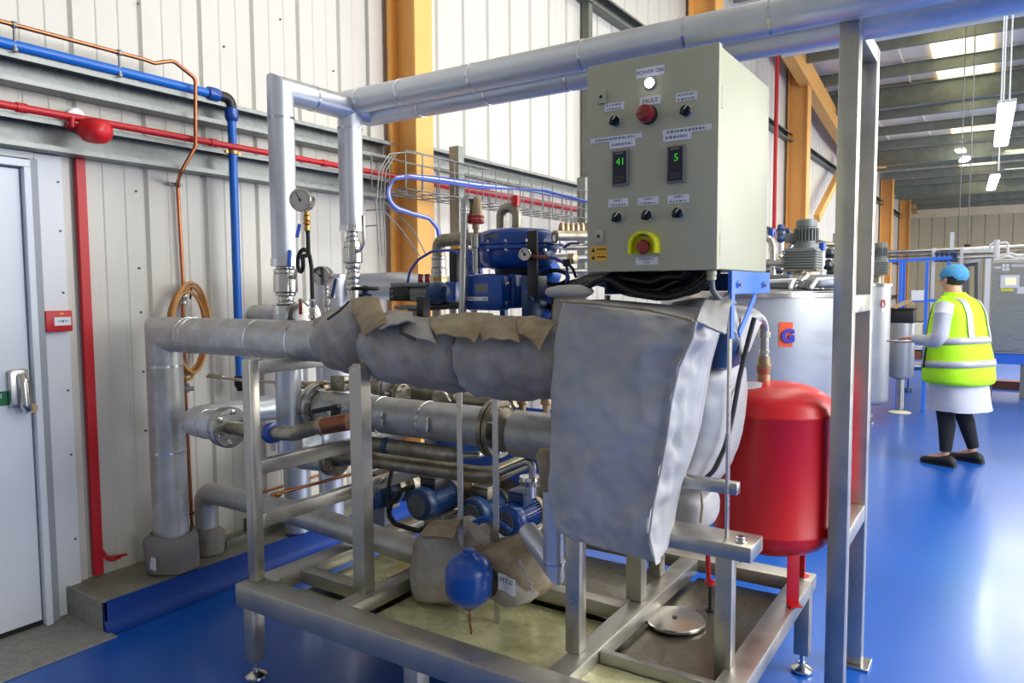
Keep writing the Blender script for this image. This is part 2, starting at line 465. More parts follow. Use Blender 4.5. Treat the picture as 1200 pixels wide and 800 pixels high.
# door
dr = struct(bpy.data.objects.new('door_1', None)); COL.objects.link(dr); dr.location = (WX, 1.1, 0)
b = MB(); b.box(WX+.002, WX+.045, .62, 1.528, .03, 2.035, .004); b.build('door_leaf', 'doorwhite', dr, smooth=0)
b = MB()
b.box(WX+.002, WX+.075, 1.534, 1.5618, .006, 2.0425, .003); b.box(WX+.002, WX+.0745, .6125, 1.5615, 2.043, 2.075, .003); b.box(WX+.002, WX+.075, .55, .612, .006, 2.075, .003)
b.build('door_frame', 'doorwhite', dr, smooth=0)
b = MB(); b.box(WX+.002, WX+.055, 1.5622, 1.5995, .006, 2.085, .004); b.box(WX+.0553, WX+.062, 1.566, 1.574, .006, 2.06); b.build('frame_channel', 'doorgrey', dr, smooth=0, label='grey edge channel of the frame')
b = MB(); b.box(WX+.01, WX+.04, .62, 1.53, .008, .028); b.build('threshold_seal', 'black', dr, smooth=0)
# lever lock on the door
hx = WX+.046
hp = at(20, 455, 'x', hx)
lk = MB(); lk.box(hx, hx+.035, hp.y-.04, hp.y+.035, hp.z-.08, hp.z+.085, .012); lo = lk.build('lock_case', 'ss', dr)
lk = MB(); lk.tube([(hx+.03, hp.y+.004, hp.z+.055), (hx+.052, hp.y+.006, hp.z+.03), (hx+.056, hp.y+.008, hp.z-.07), (hx+.05, hp.y+.018, hp.z-.09)], .022, n=12, bend=.02); lk.build('lever', 'sspol', lo)
lk = MB(); lk.cyl((hx+.034, hp.y+.03, hp.z-.085), (hx+.068, hp.y+.03, hp.z-.085), .021, n=18); lk.build('thumb_turn', 'bronze', lo)
sg = thing('door_sign', 'green sign with white letters on the white door beside the lock', 'sign', (hx, hp.y-.09, hp.z-.04))
b = MB(); b.box(hx, hx+.003, hp.y-.23, hp.y-.032, hp.z-.068, hp.z-.006, .001); b.build('sign_plate', 'green', sg, smooth=0)
text_part('lettering', 'd', (hx+.0035, hp.y-.068, hp.z-.026), (0, 1, 0), (0, 0, 1), .02, 'white', sg)
text_part('lettering', 'n', (hx+.0035, hp.y-.076, hp.z-.054), (0, 1, 0), (0, 0, 1), .017, 'white', sg)
# ================================================================== THINGS ON THE LEFT WALL
# blue compressed air main
t = thing('air_pipe', 'blue plastic air pipe along the upper rail, turning down to a black drain valve', 'pipe', (-3.48, 1.5, 2.5))
zb = 2.532
b = MB(); b.cyl((-3.475, -1.4, zb), (-3.475, 2.47, zb), .023); b.build('horizontal_run', 'bluepipe', t)
b = MB(); b.lathe((-3.475, 2.40, zb), (0, 1, 0), [(.024, 0), (.033, .005), (.035, .02), (.035, .06), (.03, .07), (.024, .075)]); b.build('collar', 'blue', t)
b = MB(); b.tube([(-3.475, 2.46, zb), (-3.475, 2.545, zb), (-3.475, 2.545, zb-.09)], .027, bend=.05); b.build('elbow', 'black', t)
b = MB(); b.lathe((-3.475, 2.545, zb-.05), (0, 0, -1), [(.028, 0), (.035, .006), (.035, .05), (.03, .065), (.024, .07)]); b.build('collar', 'blue', t)
b = MB(); b.cyl((-3.475, 2.545, zb-.1), (-3.475, 2.545, 1.035), .0225); b.build('drop_pipe', 'bluepipe', t)
b = MB(); b.lathe((-3.475, 2.545, 1.04), (0, 0, -1), [(.02, 0), (.03, .004), (.031, .05), (.022, .07), (.016, .085)]); b.build('drain_valve', 'black', t)
p = at(272, 178, 'x', -3.46)
b = MB(); b.cyl((-3.475, 2.545, p.z-.008), (-3.475, 2.545, p.z+.008), .03); b.bar((-3.58, 2.545, p.z), (-3.5, 2.545, p.z), .012, .014); b.bar((-3.475, 2.50, p.z), (-3.475, 2.59, p.z), .012, .014); b.build('pipe_clamp', 'brass', t)
# copper line
t = thing('copper_pipe', 'thin copper pipe above the blue pipe, bending down the white wall', 'pipe', (-3.46, 1.5, 2.5))
b = MB(); b.tube([(-3.46, -1.4, 2.612), (-3.46, 2.06, 2.612), (-3.46, 2.11, 2.607), (-3.45, 2.2, 2.64), at(229, 92, 'x', -3.42), at(229, 172, 'x', -3.42), at(211, 204, 'x', -3.45), at(208, 216, 'x', -3.575), at(215, 340, 'x', -3.575)], .0095, n=12, bend=.035, seg=5); b.build('pipe_run', 'copper', t)
b = MB(); b.tube([at(214, 352, 'x', -3.575), at(217, 450, 'x', -3.575), at(227, 655, 'x', -3.565), at(228, 672, 'x', -3.57)], .0095, n=12, bend=.03); b.build('lower_run', 'copperdark', t)
for px, py in ((17, 44), (140, 74)):
    p = at(px, py, 'x', -3.46)
    b = MB(); b.cyl((-3.46, p.y-.007, 2.612), (-3.46, p.y+.007, 2.612), .015, n=14); b.cyl((-3.46, p.y, 2.6), (-3.46, p.y, 2.508), .006, n=10); b.lathe((-3.46, p.y, 2.503), (0, 0, 1), [(.012, 0), (.012, .014), (.008, .016), (.008, .03)], n=10); b.build('pipe_clip', 'galv', t)
b = MB(); p = at(208, 216, 'x', -3.575); b.cyl((p.x, p.y, p.z-.007), (p.x, p.y, p.z+.007), .016, n=14); b.bar((p.x, p.y-.05, p.z), (p.x, p.y+.03, p.z), .01, .012); b.cyl((WX, p.y-.03, p.z), (p.x, p.y-.03, p.z), .006, n=8); b.build('pipe_clip', 'galv', t)
v0 = at(215, 346, 'x', -3.575)
b = MB(); b.lathe(v0+V((0, 0, .03)), (0, 0, -1), [(.01, 0), (.018, .004), (.018, .018), (.013, .02), (.02, .03), (.02, .045), (.013, .055), (.018, .06), (.018, .075), (.01, .08)], n=16); b.cyl(v0, v0+V((.03, .0, 0)), .008, n=10); vo = b.build('stop_valve', 'sspol', t)
b = MB(); b.bar(v0+V((.032, .018, -.02)), v0+V((.032, .03, .075)), .012, .006, .002); b.build('lever', 'black', vo)
# hose looped over the valve
t = thing('coiled_hose', 'coil of amber hose looped over the copper pipe valve on the wall', 'hose', at(222, 440, 'x', -3.55))
b = MB()
for k in range(5):
    c = at(222+1.5*k-3, 392-2*k, 'x', -3.545+.012*k); ry = .105+.008*math.sin(k*2.1); rz = .22+.016*math.cos(k*1.7)
    pts = []
    for j in range(36):
        a = 2*PI*j/36; e = 1-.32*max(0, -math.sin(a))
        pts.append(c+V((.006*math.sin(2*a+k), ry*math.cos(a)*e, rz*math.sin(a))))
    b.tube(pts, .0085, n=9, closed=True)
b.build('hose_loops', 'hosebrown', t)
b = MB(); p = at(219, 455, 'x', -3.53); b.cyl(p-V((0, .035, -.005)), p+V((0, .035, -.005)), .012, n=12); b.cyl(p-V((0, 0, .02)), p+V((0, 0, .025)), .014, n=12); b.build('hose_coupling', 'steelgrey', t)
# red fire pipe
t = thing('sprinkler_pipe', 'thin red pipe running along the lower wall rail', 'pipe', (-3.46, 2, 2.27))
b = MB(); b.cyl((-3.455, -1.4, 2.275), (-3.455, 3.835, 2.275), .0165); b.build('pipe_run', 'redpaint', t)
for px in (25, 250, 380):
    b = MB(); p = at(px, 128+.176*px, 'x', -3.455); b.cyl((-3.455, p.y-.02, 2.275), (-3.455, p.y+.02, 2.275), .0205); b.build('coupling', 'redpaint', t)
t = thing('fire_sounder', 'red domed fire alarm sounder clipped to the red pipe above the door', 'alarm', at(112, 165, 'x', -3.45))
c = at(100, 152, 'x', -3.44); d = V((.85, .22, -.14)).normalized()
b = MB(); b.lathe(c-d*.05, d, [(.022, 0), (.03, .02), (.034, .05), (.047, .055), (.054, .07), (.056, .12), (.053, .15), (.042, .168), (.02, .177), (.001, .179)]); so = b.build('horn_body', 'red', t)
b = MB(); b.cyl(c-d*.03+V((0, -.06, .015)), c-d*.02+V((0, .02, -.01)), .02, n=16); b.cyl(c-V((0, .055, .0)), c-V((.0, .055, -.045)), .012, n=12); b.build('mounting_arm', 'redpaint', t)
p = at(86, 138, 'x', -3.56); b = MB(); b.lathe(p, (1, 0, 0), [(.04, 0), (.042, .01), (.042, .03), (.036, .035)]); b.build('backing_disc', 'glass', t, label='pale round base disc with dark edge')
# red vertical conduit
p0 = at(99, 184, 'x', -3.58); p1 = at(124, 672, 'x', -3.58)
t = thing('red_conduit', 'flat red vertical cable trunking beside the white door', 'trunking', (-3.58, 1.8, .14))
b = MB(); b.box(WX+.001, WX+.028, 1.776, 1.818, .145, 2.118, .002); b.build('trunking', 'redpaint', t, smooth=0)
b = MB(); b.tube([(WX+.016, 1.818, .26), (WX+.03, 1.84, .215), (WX+.03, 1.93, .205)], .006, n=8, bend=.03); b.tube([(WX+.016, 1.818, .235), (WX+.03, 1.85, .195), (WX+.03, 1.90, .2)], .006, n=8, bend=.03); b.build('tail_cable', 'redpaint', t)
# manual call point
cp = at(67, 376, 'x', WX+.03)
t = thing('fire_call_point', 'small red square fire call point on the white panel by the door', 'alarm', (WX+.022, cp.y, cp.z-.05))
b = MB(); b.box(WX+.022, WX+.064, cp.y-.062, cp.y+.052, cp.z-.047, cp.z+.047, .006); b.build('case', 'redpaint', t)
b = MB(); b.box(WX+.0645, WX+.066, cp.y-.028, cp.y+.043, cp.z-.020, cp.z+.018, .0004); b.build('press_glass', 'white', t, smooth=0)
b = MB()
for dy, w_, h_ in ((-.004, .012, .004), (.008, .007, .009), (.022, .012, .004)):
    b.box(WX+.0662, WX+.067, cp.y+dy-w_/2, cp.y+dy+w_/2, cp.z-h_/2, cp.z+h_/2)
b.build('arrow_marks', 'ink', t, smooth=0)
b = MB(); b.box(WX+.0645, WX+.066, cp.y-.002, cp.y+.012, cp.z+.03, cp.z+.037); b.build('logo_mark', 'yellow', t, smooth=0)
# wire basket cable tray on wall brackets, with blue air hoses
XT = -3.02
ya, yb = at(450, 200, 'x', XT).y, 10.5
zt = at(600, 199, 'x', XT).z; zbm = at(600, 240, 'x', XT).z
zt = 2.345; zbm = 2.115
t = thing('cable_tray', 'wire mesh cable basket running along the wall behind the machine', 'cable tray', (XT, 4, 2.1))
r = .004
b = MB(); n = int((yb-3.42)/.16)
for k in range(n):
    y = 3.42+.16*k
    b.tube([(XT, y, zt), (XT, y, zbm), (XT-.28, y, zbm), (XT-.28, y, zt)], r, n=6, bend=.02, seg=2)
b.build('cross_wires', 'galv', t); t.children[0]['kind'] = 'stuff'
b = MB()
for x, z in ((XT, zt), (XT, zt-.075), (XT, zt-.15), (XT, zbm), (XT-.1, zbm), (XT-.19, zbm), (XT-.28, zbm), (XT-.28, zt), (XT-.28, zt-.1)):
    b.tube([(x, 3.42, z), (x, yb, z)], r, n=6)
b.build('long_wires', 'galv', t)
b = MB()
for k in range(3):
    x = XT-.02*k; p = at(452+k*6, 330-30*k, 'x', x)
    b.tube([at(444+4*k, 300, 'x', x), at(441+4*k, 240, 'x', x), at(444+4*k, 200, 'x', x), at(456+4*k, 180, 'x', x), at(478+4*k, 178, 'x', x), (x, 3.9+.1*k, zt), (x, 4.3, zt)], r, n=6, bend=.06)
for yy in (3.42, 3.3, 3.18):
    b.tube([(XT, yy, zbm-.02-.9*(3.42-yy)), (XT-.22, yy, zbm-.02-.9*(3.42-yy))], r, n=6)
b.tube([at(437, 233, 'x', XT), at(470, 268, 'x', XT), at(492, 300, 'x', XT)], r, n=6, bend=.1); b.tube([at(450, 236, 'x', XT-.1), at(485, 270, 'x', XT-.1), at(500, 300, 'x', XT-.1)], r, n=6, bend=.1)
b.build('swept_end', 'galv', t, label='end of the basket swept round and downward')
# posts that carry the basket
for px, lab in ((536.5, 'galvanised channel post behind the thin steel pipe, carrying the wire basket'), (684, 'galvanised channel post beside the left edge of the grey control panel')):
    p = at(px, 200, 'x', -3.12); b = MB(); y = p.y
    zp = at(px, 172 if px < 600 else 208, 'x', -3.12).z
    b.prism([(-3.17, y-.03, 0), (-3.09, y-.03, 0), (-3.09, y+.03, 0), (-3.095, y+.03, 0), (-3.095, y-.025, 0), (-3.165, y-.025, 0), (-3.165, y+.03, 0), (-3.17, y+.03, 0)], (0, 0, zp))
    o = b.build('channel_post', 'galv', None, smooth=0); tag(o, lab, 'post', None)
# hoses in the basket
t = thing('air_hoses', 'bundle of thin blue air hoses laid along the wire basket, looping down at its end', 'hose', (XT, 4, 2.2))
for k in range(4):
    x = XT+.03-.018*k; dz = .006*k
    b = MB()
    pts = [(x, yb-.3, zbm+.11+dz), (x, 6.4, zbm+.12+dz), (x, 5.0, zbm+.16-dz), at(560, 220-2*k, 'x', x), at(512, 213-2*k, 'x', x), at(480, 208-1*k, 'x', x), at(462, 210-k, 'x', x), at(453+k, 222, 'x', x), at(455+k, 236, 'x', x), at(464+k, 246-k, 'x', x), at(484, 252-k, 'x', x), at(503, 257-k, 'x', x), at(512+k, 268, 'x', x), at(514+k, 285, 'x', x-.05)]
    b.tube(pts, .0062, n=8, bend=.09, seg=7); b.build('hose', 'bluehose' if k != 2 else 'white', t)
# red run behind the basket
b = MB(); b.cyl((-3.455, 4.05, 2.275), (-3.455, 11.5, 2.275), .028); o = b.build('red_main', 'redpaint', None); tag(o, 'red pipe beyond the orange column, seen through the wire basket', 'pipe')
# ================================================================== SKID FRAME
ZS = .38
X0, X1, Y0, Y1 = -2.42, -.565, 1.72, 3.02
t = thing('skid_frame', 'low stainless steel box section skid frame carrying the pipework', 'frame', (-1.5, 2.3, 0))
SK = t
def beam(nm, p, q, w=.1, h=.055, z=ZS, bev=.004, par=None, m='frame'):
    b = MB(); b.bar((p[0], p[1], z-h/2), (q[0], q[1], z-h/2), w, h, bev); return b.build(nm, m, par or SK, smooth=30)
beam('base_beam', (X0, Y0+.05), (X1, Y0+.05), h=.088)
beam('base_beam', (X0, Y1-.05), (X1, Y1-.05))
beam('base_beam', (X0+.05, Y0+.1), (X0+.05, Y1-.1), z=ZS-.0005)
beam('base_beam', (X1-.04, Y0+.1), (X1-.04, Y1-.1), .08, z=ZS-.0005)
beam('cross_beam', (-1.93, Y0+.1), (-1.93, Y1-.1), .075, z=ZS-.001)
beam('cross_beam', (-1.045, Y0+.1), (-1.045, Y1-.1), .075, z=ZS-.001)
beam('cross_beam', (X0+.1, 1.985), (-1.97, 1.985), .06, z=ZS-.002)
beam('cross_beam', (-1.89, 2.36), (-1.085, 2.36), .06, z=ZS-.002)
beam('cross_beam', (-1.005, 2.02), (X1-.08, 2.02), .03, .06, z=ZS-.006)
def leg(x, y, s=.055, footdx=0):
    b = MB(); b.box(x-s/2, x+s/2, y-s/2, y+s/2, .075, ZS-(.089 if y < 2 else .056), .003); o = b.build('leg', 'frame', SK, smooth=30)
    b = MB(); b.cyl((x, y, .03), (x, y, .075), .009, n=14); b.lathe((x, y, 0), (0, 0, 1), [(.038, 0), (.042, .006), (.041, .014), (.03, .022), (.014, .03), (.013, .04)], n=24); b.build('levelling_foot', 'sspol', o)
leg(X0+.05, Y0+.045); leg(X1-.035, Y1-.06); leg(X0+.05, Y1-.06); leg(X1-.04, Y0+.05); p = ay(489, 770, Y0+.05); leg(p.x, Y0+.045, .06)
# uprights and rails on the left end
def post(nm, x, y, z1, w=.05, d=.05, z0=ZS, m='frame', chamfer=0.0):
    b = MB()
    if chamfer:
        b.prism([(x-w/2, y-d/2, z0), (x+w/2, y-d/2, z0), (x+w/2, y+d/2, z0), (x-w/2, y+d/2, z0)], (0, 0, z1-z0-chamfer))
        lo = [(x-w/2, y-d/2), (x+w/2, y-d/2), (x+w/2, y+d/2), (x-w/2, y+d/2)]; s_ = 1-2*chamfer/w*.9
        a = [b.bm.verts.new(V((q[0], q[1], z1-chamfer))) for q in lo]; c = [b.bm.verts.new(V((x+(q[0]-x)*s_, y+(q[1]-y)*s_, z1))) for q in lo]
        b.loft([a, c])
    else: b.box(x-w/2, x+w/2, y-d/2, y+d/2, z0, z1, .003)
    return b.build(nm, m, SK, smooth=30)
xl = X0+.04; yl = 1.79
zr1 = ay(295, 421, yl).z
post('upright', xl, yl, zr1, .045, .045)
yr = 2.85
post('upright', xl, yr, zr1, .045, .045)
for py, h in ((422, .05), (538, .055), (600, .055)):
    z = at(307, py, 'x', xl).z
    b = MB(); b.box(xl-.02, xl+.02, yl+.023, yr-.023, z-h, z, .003); b.build('side_rail', 'frame', SK, smooth=30)
pm = at(429, 690, 'z', ZS); zm = ay(424, 428, pm.y+.0).z
post('upright', pm.x, pm.y-.01, ay(424, 427, pm.y-.035).z, .06, .05, chamfer=.016)
# uprights at the right end and the cross bar on them
pc = at(671, 765, 'z', ZS); post('upright', pc.x, pc.y+.02, .79, .05, .045)
pr = V((-.65, 2.125, 0)); zc = .772
post('upright', pr.x, pr.y, zc-.047, .05, .045, z0=ZS-.07)
pb = at(737, 702, 'z', ZS); post('upright', pb.x+.02, pb.y+.02, .75, .06, .05)
pd = at(767, 675, 'z', ZS); post('upright', pd.x, pd.y+.02, .72, .05, .05)
b = MB(); b.box(-1.08, -.56, 2.06, 2.19, zc-.046, zc, .004); b.build('top_beam', 'frame', SK, smooth=30)
b = MB(); b.lathe((-.60, 2.10, zc-.06), (0, 0, 1), [(.006, 0), (.006, .059), (.018, .0605), (.018, .064), (.013, .065), (.013, .074), (.011, .076)], n=12); b.build('bolt', 'sspol', SK)
q = ay(866, 572, 2.15); b = MB(); b.box(-1.0, q.x, 2.13, 2.165, q.z-.018, q.z+.018, .003); b.build('stay_bar', 'ss', SK, smooth=30)
# drip tray panels under the pipework
def panel(x0, x1, y0, y1, z, m, nm='tray_panel', lab=None):
    b = MB(); nx, ny = 14, 14
    g = [[V((lerp(x0, x1, i/nx), lerp(y0, y1, j/ny), z+.006*mnoise.noise(V((i*.3, j*.3, z*9))))) for j in range(ny+1)] for i in range(nx+1)]
    b.sheet(g, .006); return b.build(nm, m, SK, smooth=60, label=lab)
panel(X0+.06, X1-.045, Y0+.06, Y1-.06, .262, 'traygrey', nm='tray_floor')
panel(X0+.1, -1.968, Y0+.1, 1.955, .30, 'tray'); panel(X0+.1, -1.968, 2.015, Y1-.1, .30, 'tray')
panel(-1.892, -1.083, Y0+.1, 2.33, .30, 'tray', lab='tray panel with pale yellow scum'); panel(-1.892, -1.083, 2.39, Y1-.1, .29, 'traygrey')
panel(-1.007, X1-.08, Y0+.1, 2.0, .335, 'tray'); panel(-1.007, X1-.08, 2.036, Y1-.1, .30, 'traygrey', lab='clean grey steel sump')
# blue line lying in the tray
b = MB(); b.tube([at(323, 688, 'z', .315), at(352, 668, 'z', .315), at(440, 636, 'z', .315)], .008, n=8); o = b.build('drain_hose', 'bluepipe', None); tag(o, 'thin blue hose lying in the yellowish tray at the left of the skid', 'hose')
# round disc in the sump
pz = at(791, 724, 'z', .325)
b = MB(); b.lathe((pz.x, pz.y, .309), (0, 0, 1), [(.098, 0), (.106, .004), (.107, .012), (.103, .016), (.05, .018), (.006, .0185)], n=56); o = b.build('sump_lid', 'sspol', None); tag(o, 'round polished steel disc lid lying in the grey sump of the skid', 'lid')
b = MB(); b.cyl((0, 0, 0), (0, 0, .004), .009, n=14); 
for v in b.bm.verts: v.co += V((pz.x, pz.y, .3268))
b.build('centre_hole', 'steeldark', o)
# tall pole frame for the overhead pipes
XP = -.44; yf, yk = 2.72, 3.135
zt_ = at(985, 14, 'y', yf-.03).z; zt_ = 2.40
t = thing('pipe_support', 'tall stainless box section support frame standing beside the red vessel', 'frame', (XP, 2.93, 0))
for y, nm in ((yf, 'leg'), (yk, 'leg')):
    b = MB(); b.box(XP-.031, XP+.031, y-.031, y+.031, .012, zt_, .004); o = b.build(nm, 'frame', t, smooth=30)
    b = MB(); b.box(XP-.06, XP+.06, y-.055, y+.055, 0, .012, .002)
    b.build('foot_plate', 'sspol', o, smooth=0)
b = MB(); b.box(XP-.03, XP+.03, yf+.0315, yk-.0315, zt_-.06, zt_-.002, .003); b.build('top_rail', 'frame', t, smooth=30)
for py in (345, 590):
    z = at(1004, py, 'x', XP).z
    b = MB(); b.box(XP-.03, XP+.03, yf+.0315, yk-.0315, z-.062, z, .003); b.build('cross_rail', 'frame', t, smooth=30)
b = MB(); b.box(XP-.04, XP+.0, yf-.05, yf+.05, zt_, zt_+.012, .002); b.box(XP-.025, XP-.005, yf-.035, yf-.02, zt_+.012, zt_+.05); b.build('pipe_saddle', 'galv', t, smooth=0)
# ================================================================== INSULATED PIPES
def bands(t, centers, axis, r, m='band', w=.012, nm='band'):
    a = V(axis).normalized()
    for c in centers:
        c = V(c); b = MB(); b.lathe(c-a*w/2, a, [(r, 0), (r+.0022, .0005), (r+.0022, w-.0005), (r, w)], n=36); b.build(nm, m, t)
# overhead pipes along x
RA = .066
y1_, z1_ = 2.66, 2.425
xa = at(411, 200, 'y', y1_).x
t = thing('overhead_pipe', 'silver clad pipe crossing overhead to the right above the control panel', 'pipe', (xa, y1_, 1.6))
zl = ay(412, 271, y1_).z
b = MB(); b.tube([(xa, y1_, zl), (xa, y1_, z1_), (.9, y1_, z1_)], RA*.9, n=48); b.build('cladding', 'clad', t, smooth=30)
zbn = ay(411, 151, y1_).z
bands(t, [(xa, y1_, zbn)], (0, 0, 1), RA*.9); bands(t, [(ay(px, py, y1_).x, y1_, z1_) for px, py in ((424, 130), (472, 118), (556, 98), (685, 70), (806, 45), (905, 20))], (1, 0, 0), RA*.9)
b = MB(); b.lathe((xa, y1_, zl-.0), (0, 0, -1), [(RA*.9, -.03), (RA*.9+.004, -.028), (RA*.9+.004, 0), (.03, .002)], n=40); b.build('end_collar', 'band', t)
# its lower bare valve and fittings
def valve_stack(t, c, segs, m='sspol'):
    b = MB(); prof = []
    h = 0
    for r, l in segs:
        prof += [(r*.94, h), (r, h+.004), (r, h+l-.004), (r*.94, h+l)]; h += l
    b.lathe(c, (0, 0, -1), [(.001, 0)]+prof+[(.001, h)], n=28); return b.build('valve_body', m, t, smooth=30)
S2 = ay(412, 275, y1_)
v = thing('ball_valve', 'stainless ball valve with lever below the right hand vertical clad pipe', 'valve', (xa, y1_, 1.55))
valve_stack(v, V((xa, y1_, zl)), [(.028, .03), (.034, .022), (.044, .03), (.05, .075), (.038, .03), (.03, .02), (.036, .03), (.03, .03), (.036, .025), (.03, .46)])
b = MB(); p = V((xa+.05, y1_-.01, zl-.1)); b.cyl(p-V((.02, 0, 0)), p+V((.035, -.02, .0)), .01, n=12); b.bar(p+V((.03, -.02, -.005)), p+V((.06, -.02, .04)), .014, .012, .002); b.bar(p+V((.06, -.02, .04)), p+V((.058, -.02, .17)), .018, .008, .002); b.build('lever', 'ss', v)
# second pipe
y2_ = 2.235; y2b = 2.80
xb = ay(331, 200, y2_).x
t = thing('overhead_pipe', 'silver clad pipe rising behind the pressure gauge and running back then alongside overhead', 'pipe', (xb, y2_, 1.7))
zl2 = ay(333, 312, y2_).z
z2_ = ay(335, 108, y2_).z; z2_ = 2.395
RB = .058
b = MB(); b.tube([(xb, y2_, zl2), (xb, y2_, z2_), (xb, y2b, z2_), (.9, y2b, z2_)], RB, n=48); b.build('cladding', 'clad', t, smooth=30)
bands(t, [(xb, y2_, ay(331, 139, y2_).z)], (0, 0, 1), RB); bands(t, [(xb, y2_+.18, z2_)], (0, 1, 0), RB); bands(t, [(ay(px, 140, y2b).x, y2b, z2_) for px in (495, 574, 668, 840)], (1, 0, 0), RB)
b = MB(); b.lathe((xb, y2_, zl2), (0, 0, -1), [(RB, -.036), (RB+.005, -.034), (RB+.005, 0), (.03, .002)], n=40); b.build('end_collar', 'band', t)
v = thing('ball_valve', 'large stainless ball valve on the vertical clad pipe beside the pressure gauge', 'valve', (xb, y2_, 1.55))
valve_stack(v, V((xb, y2_, zl2-.001)), [(.04, .012), (.052, .02), (.053, .085), (.045, .015), (.035, .03), (.042, .012)])
b = MB(); p = V((xb+.05, y2_-.01, zl2-.05)); b.cyl(p-V((.01, 0, 0)), p+V((.03, -.01, .0)), .01, n=12); b.bar(p+V((.028, -.01, -.01)), p+V((.05, -.01, .035)), .014, .012, .002); b.build('lever', 'ss', v)
b = MB(); p = V((xb+.06, y2_-.03, zl2-.005)); b.bar(p, p+V((.012, 0, .075)), .02, .01, .004); b.build('lever_grip', 'bluebright', v)
zl3 = ay(336, 316, y2_).z
t = thing('clad_riser', 'short silver clad riser between the ball valve and the horizontal pipe', 'pipe', (xb, y2_, 1.2))
zl3 = zl2-.176
b = MB(); b.cyl((xb, y2_, .75), (xb, y2_, zl3), RB, n=44); b.build('cladding', 'clad', t, smooth=30); bands(t, [(xb, y2_, zl3-.02)], (0, 0, 1), RB, w=.04)
# main pipe: floor elbow, horizontal run
RM = .0755
ym = 2.05; xv = -3.375; yv = 2.03; zm_ = ay(250, 394, ym).z
t = thing('flow_pipe', 'large silver clad pipe rising from the kerb and turning along the machine', 'pipe', (xv, yv, .134))
b = MB(); b.tube([(xv, ym, .30), (xv, ym, zm_), (-2.15, ym, zm_)], RM*1.1, n=52); b.build('cladding', 'claddirty', t, smooth=30)
bands(t, [(xv, ym, ay(190, 428, ym).z), (xv, ym, ay(195, 528, ym).z)], (0, 0, 1), RM*1.1)
bands(t, [(ay(px, 392, ym).x, ym, zm_) for px in (222, 228, 304, 352)], (1, 0, 0), RM*1.1, w=.009)
b = MB(); b.lathe((xv, ym, .134), (0, 0, 1), [(.1, 0), (.118, .01), (.122, .06), (.124, .13), (.118, .165), (.098, .185), (.09, .17)], n=30); b.noise(.016, 9, 3); b.build('floor_boot', 'boot', t, label='dusty grey wrapped boot at the foot of the pipe')
p = at(180, 660, 'y', ym-.12); b = MB(); b.box(p.x-.022, p.x+.022, p.y-.006, p.y-.002, p.z-.03, p.z+.03); b.build('paper_tag', 'labelwhite', t, smooth=0)
# low pipe with second boot, feeding the skid at low level
yq = 2.28; zq = ay(300, 590, yq).z; xq = ay(241, 600, yq).x
t = thing('return_pipe', 'silver foil wrapped pipe running low over the skid tray from the second boot', 'pipe', (xq, yq, .134))
b = MB(); b.tube([(xq, yq, .25), (xq, yq, zq), (-2.75, yq, zq), (-1.72, yq-.04, zq-.03)], .055, n=32, bend=.07, seg=5); b.noise(.004, 18, 4); b.build('cladding', 'claddirty', t, smooth=50)
b = MB(); b.lathe((xq, yq, .134), (0, 0, 1), [(.075, 0), (.09, .01), (.09, .1), (.07, .13), (.056, .14)], n=28); b.noise(.016, 10, 5); b.build('floor_boot', 'boot', t)
# insulated branch with blind flange and bare stainless tail
yb_ = 2.0; zb_ = ay(240, 496, yb_).z; xe = ay(219, 496, yb_).x
t = thing('branch_pipe', 'short silver clad branch ending in a bolted flange below the large elbow pipe', 'pipe', (xe, yb_, zb_-.1))
b = MB(); x_ = ay(262, 498, yb_).x; b.tube([(xe+.02, yb_+.5, zb_), (xe+.02, yb_, zb_), (x_, yb_, zb_)], .066, n=40, bend=.085, seg=4); b.build('cladding', 'clad', t, smooth=40)
bands(t, [(xe+.16, yb_, zb_)], (1, 0, 0), .066)
b = MB(); b.lathe((x_, yb_, zb_), (1, 0, 0), [(.04, 0), (.085, .001), (.088, .006), (.088, .018), (.083, .022), (.083, .026), (.09, .03), (.09, .05), (.085, .055), (.04, .056)], n=44); b.build('flange', 'ss', t)
for k in range(6):
    a = 2*PI*k/6+.4; c = V((x_+.055, yb_+.068*math.cos(a), zb_+.068*math.sin(a)))
    b = MB(); b.lathe(c, (1, 0, 0), [(.012, 0), (.012, .01), (.007, .011), (.007, .018)], n=6); b.build('bolt', 'sspol', t)
t = thing('tail_pipe', 'bare brownish stainless pipe with a blue coupling below the flange', 'pipe', (x_, yb_, zb_-.03))
zt2 = zb_-.03
pA = V((x_+.058, yb_, zb_)); pB = ay(316, 507, yb_-.03); pC = ay(345, 508, yb_-.03); pD = ay(372, 500, yb_-.0); pE = ay(410, 494, yb_+.03)
b = MB(); b.tube([pA, pB, pC, pD, pE], .03, n=22, bend=.05); b.build('pipe_run', 'ssdull', t)
b = MB(); d = (pC-pB).normalized(); b.lathe(pB-d*.002, d, [(.03, 0), (.042, .002), (.044, .012), (.04, .02), (.044, .024), (.042, .036), (.03, .038)], n=28); b.build('coupling', 'blue', t, label='blue pipe coupling')
b = MB(); b.cyl(pB+d*.02-V((0, 0, .03)), pB+d*.02-V((0, 0, .075)), .009, n=12); b.build('drain_stub', 'ss', t)
b = MB(); d = (pE-pD).normalized(); b.lathe(pD+d*.01, d, [(.03, 0), (.036, .004), (.036, .02), (.032, .024)], n=22); b.build('union', 'bronze', t)
b = MB(); b.cyl(pD+d*.04, pE, .034, n=20); b.build('brown_sleeve', 'copperdark', t)
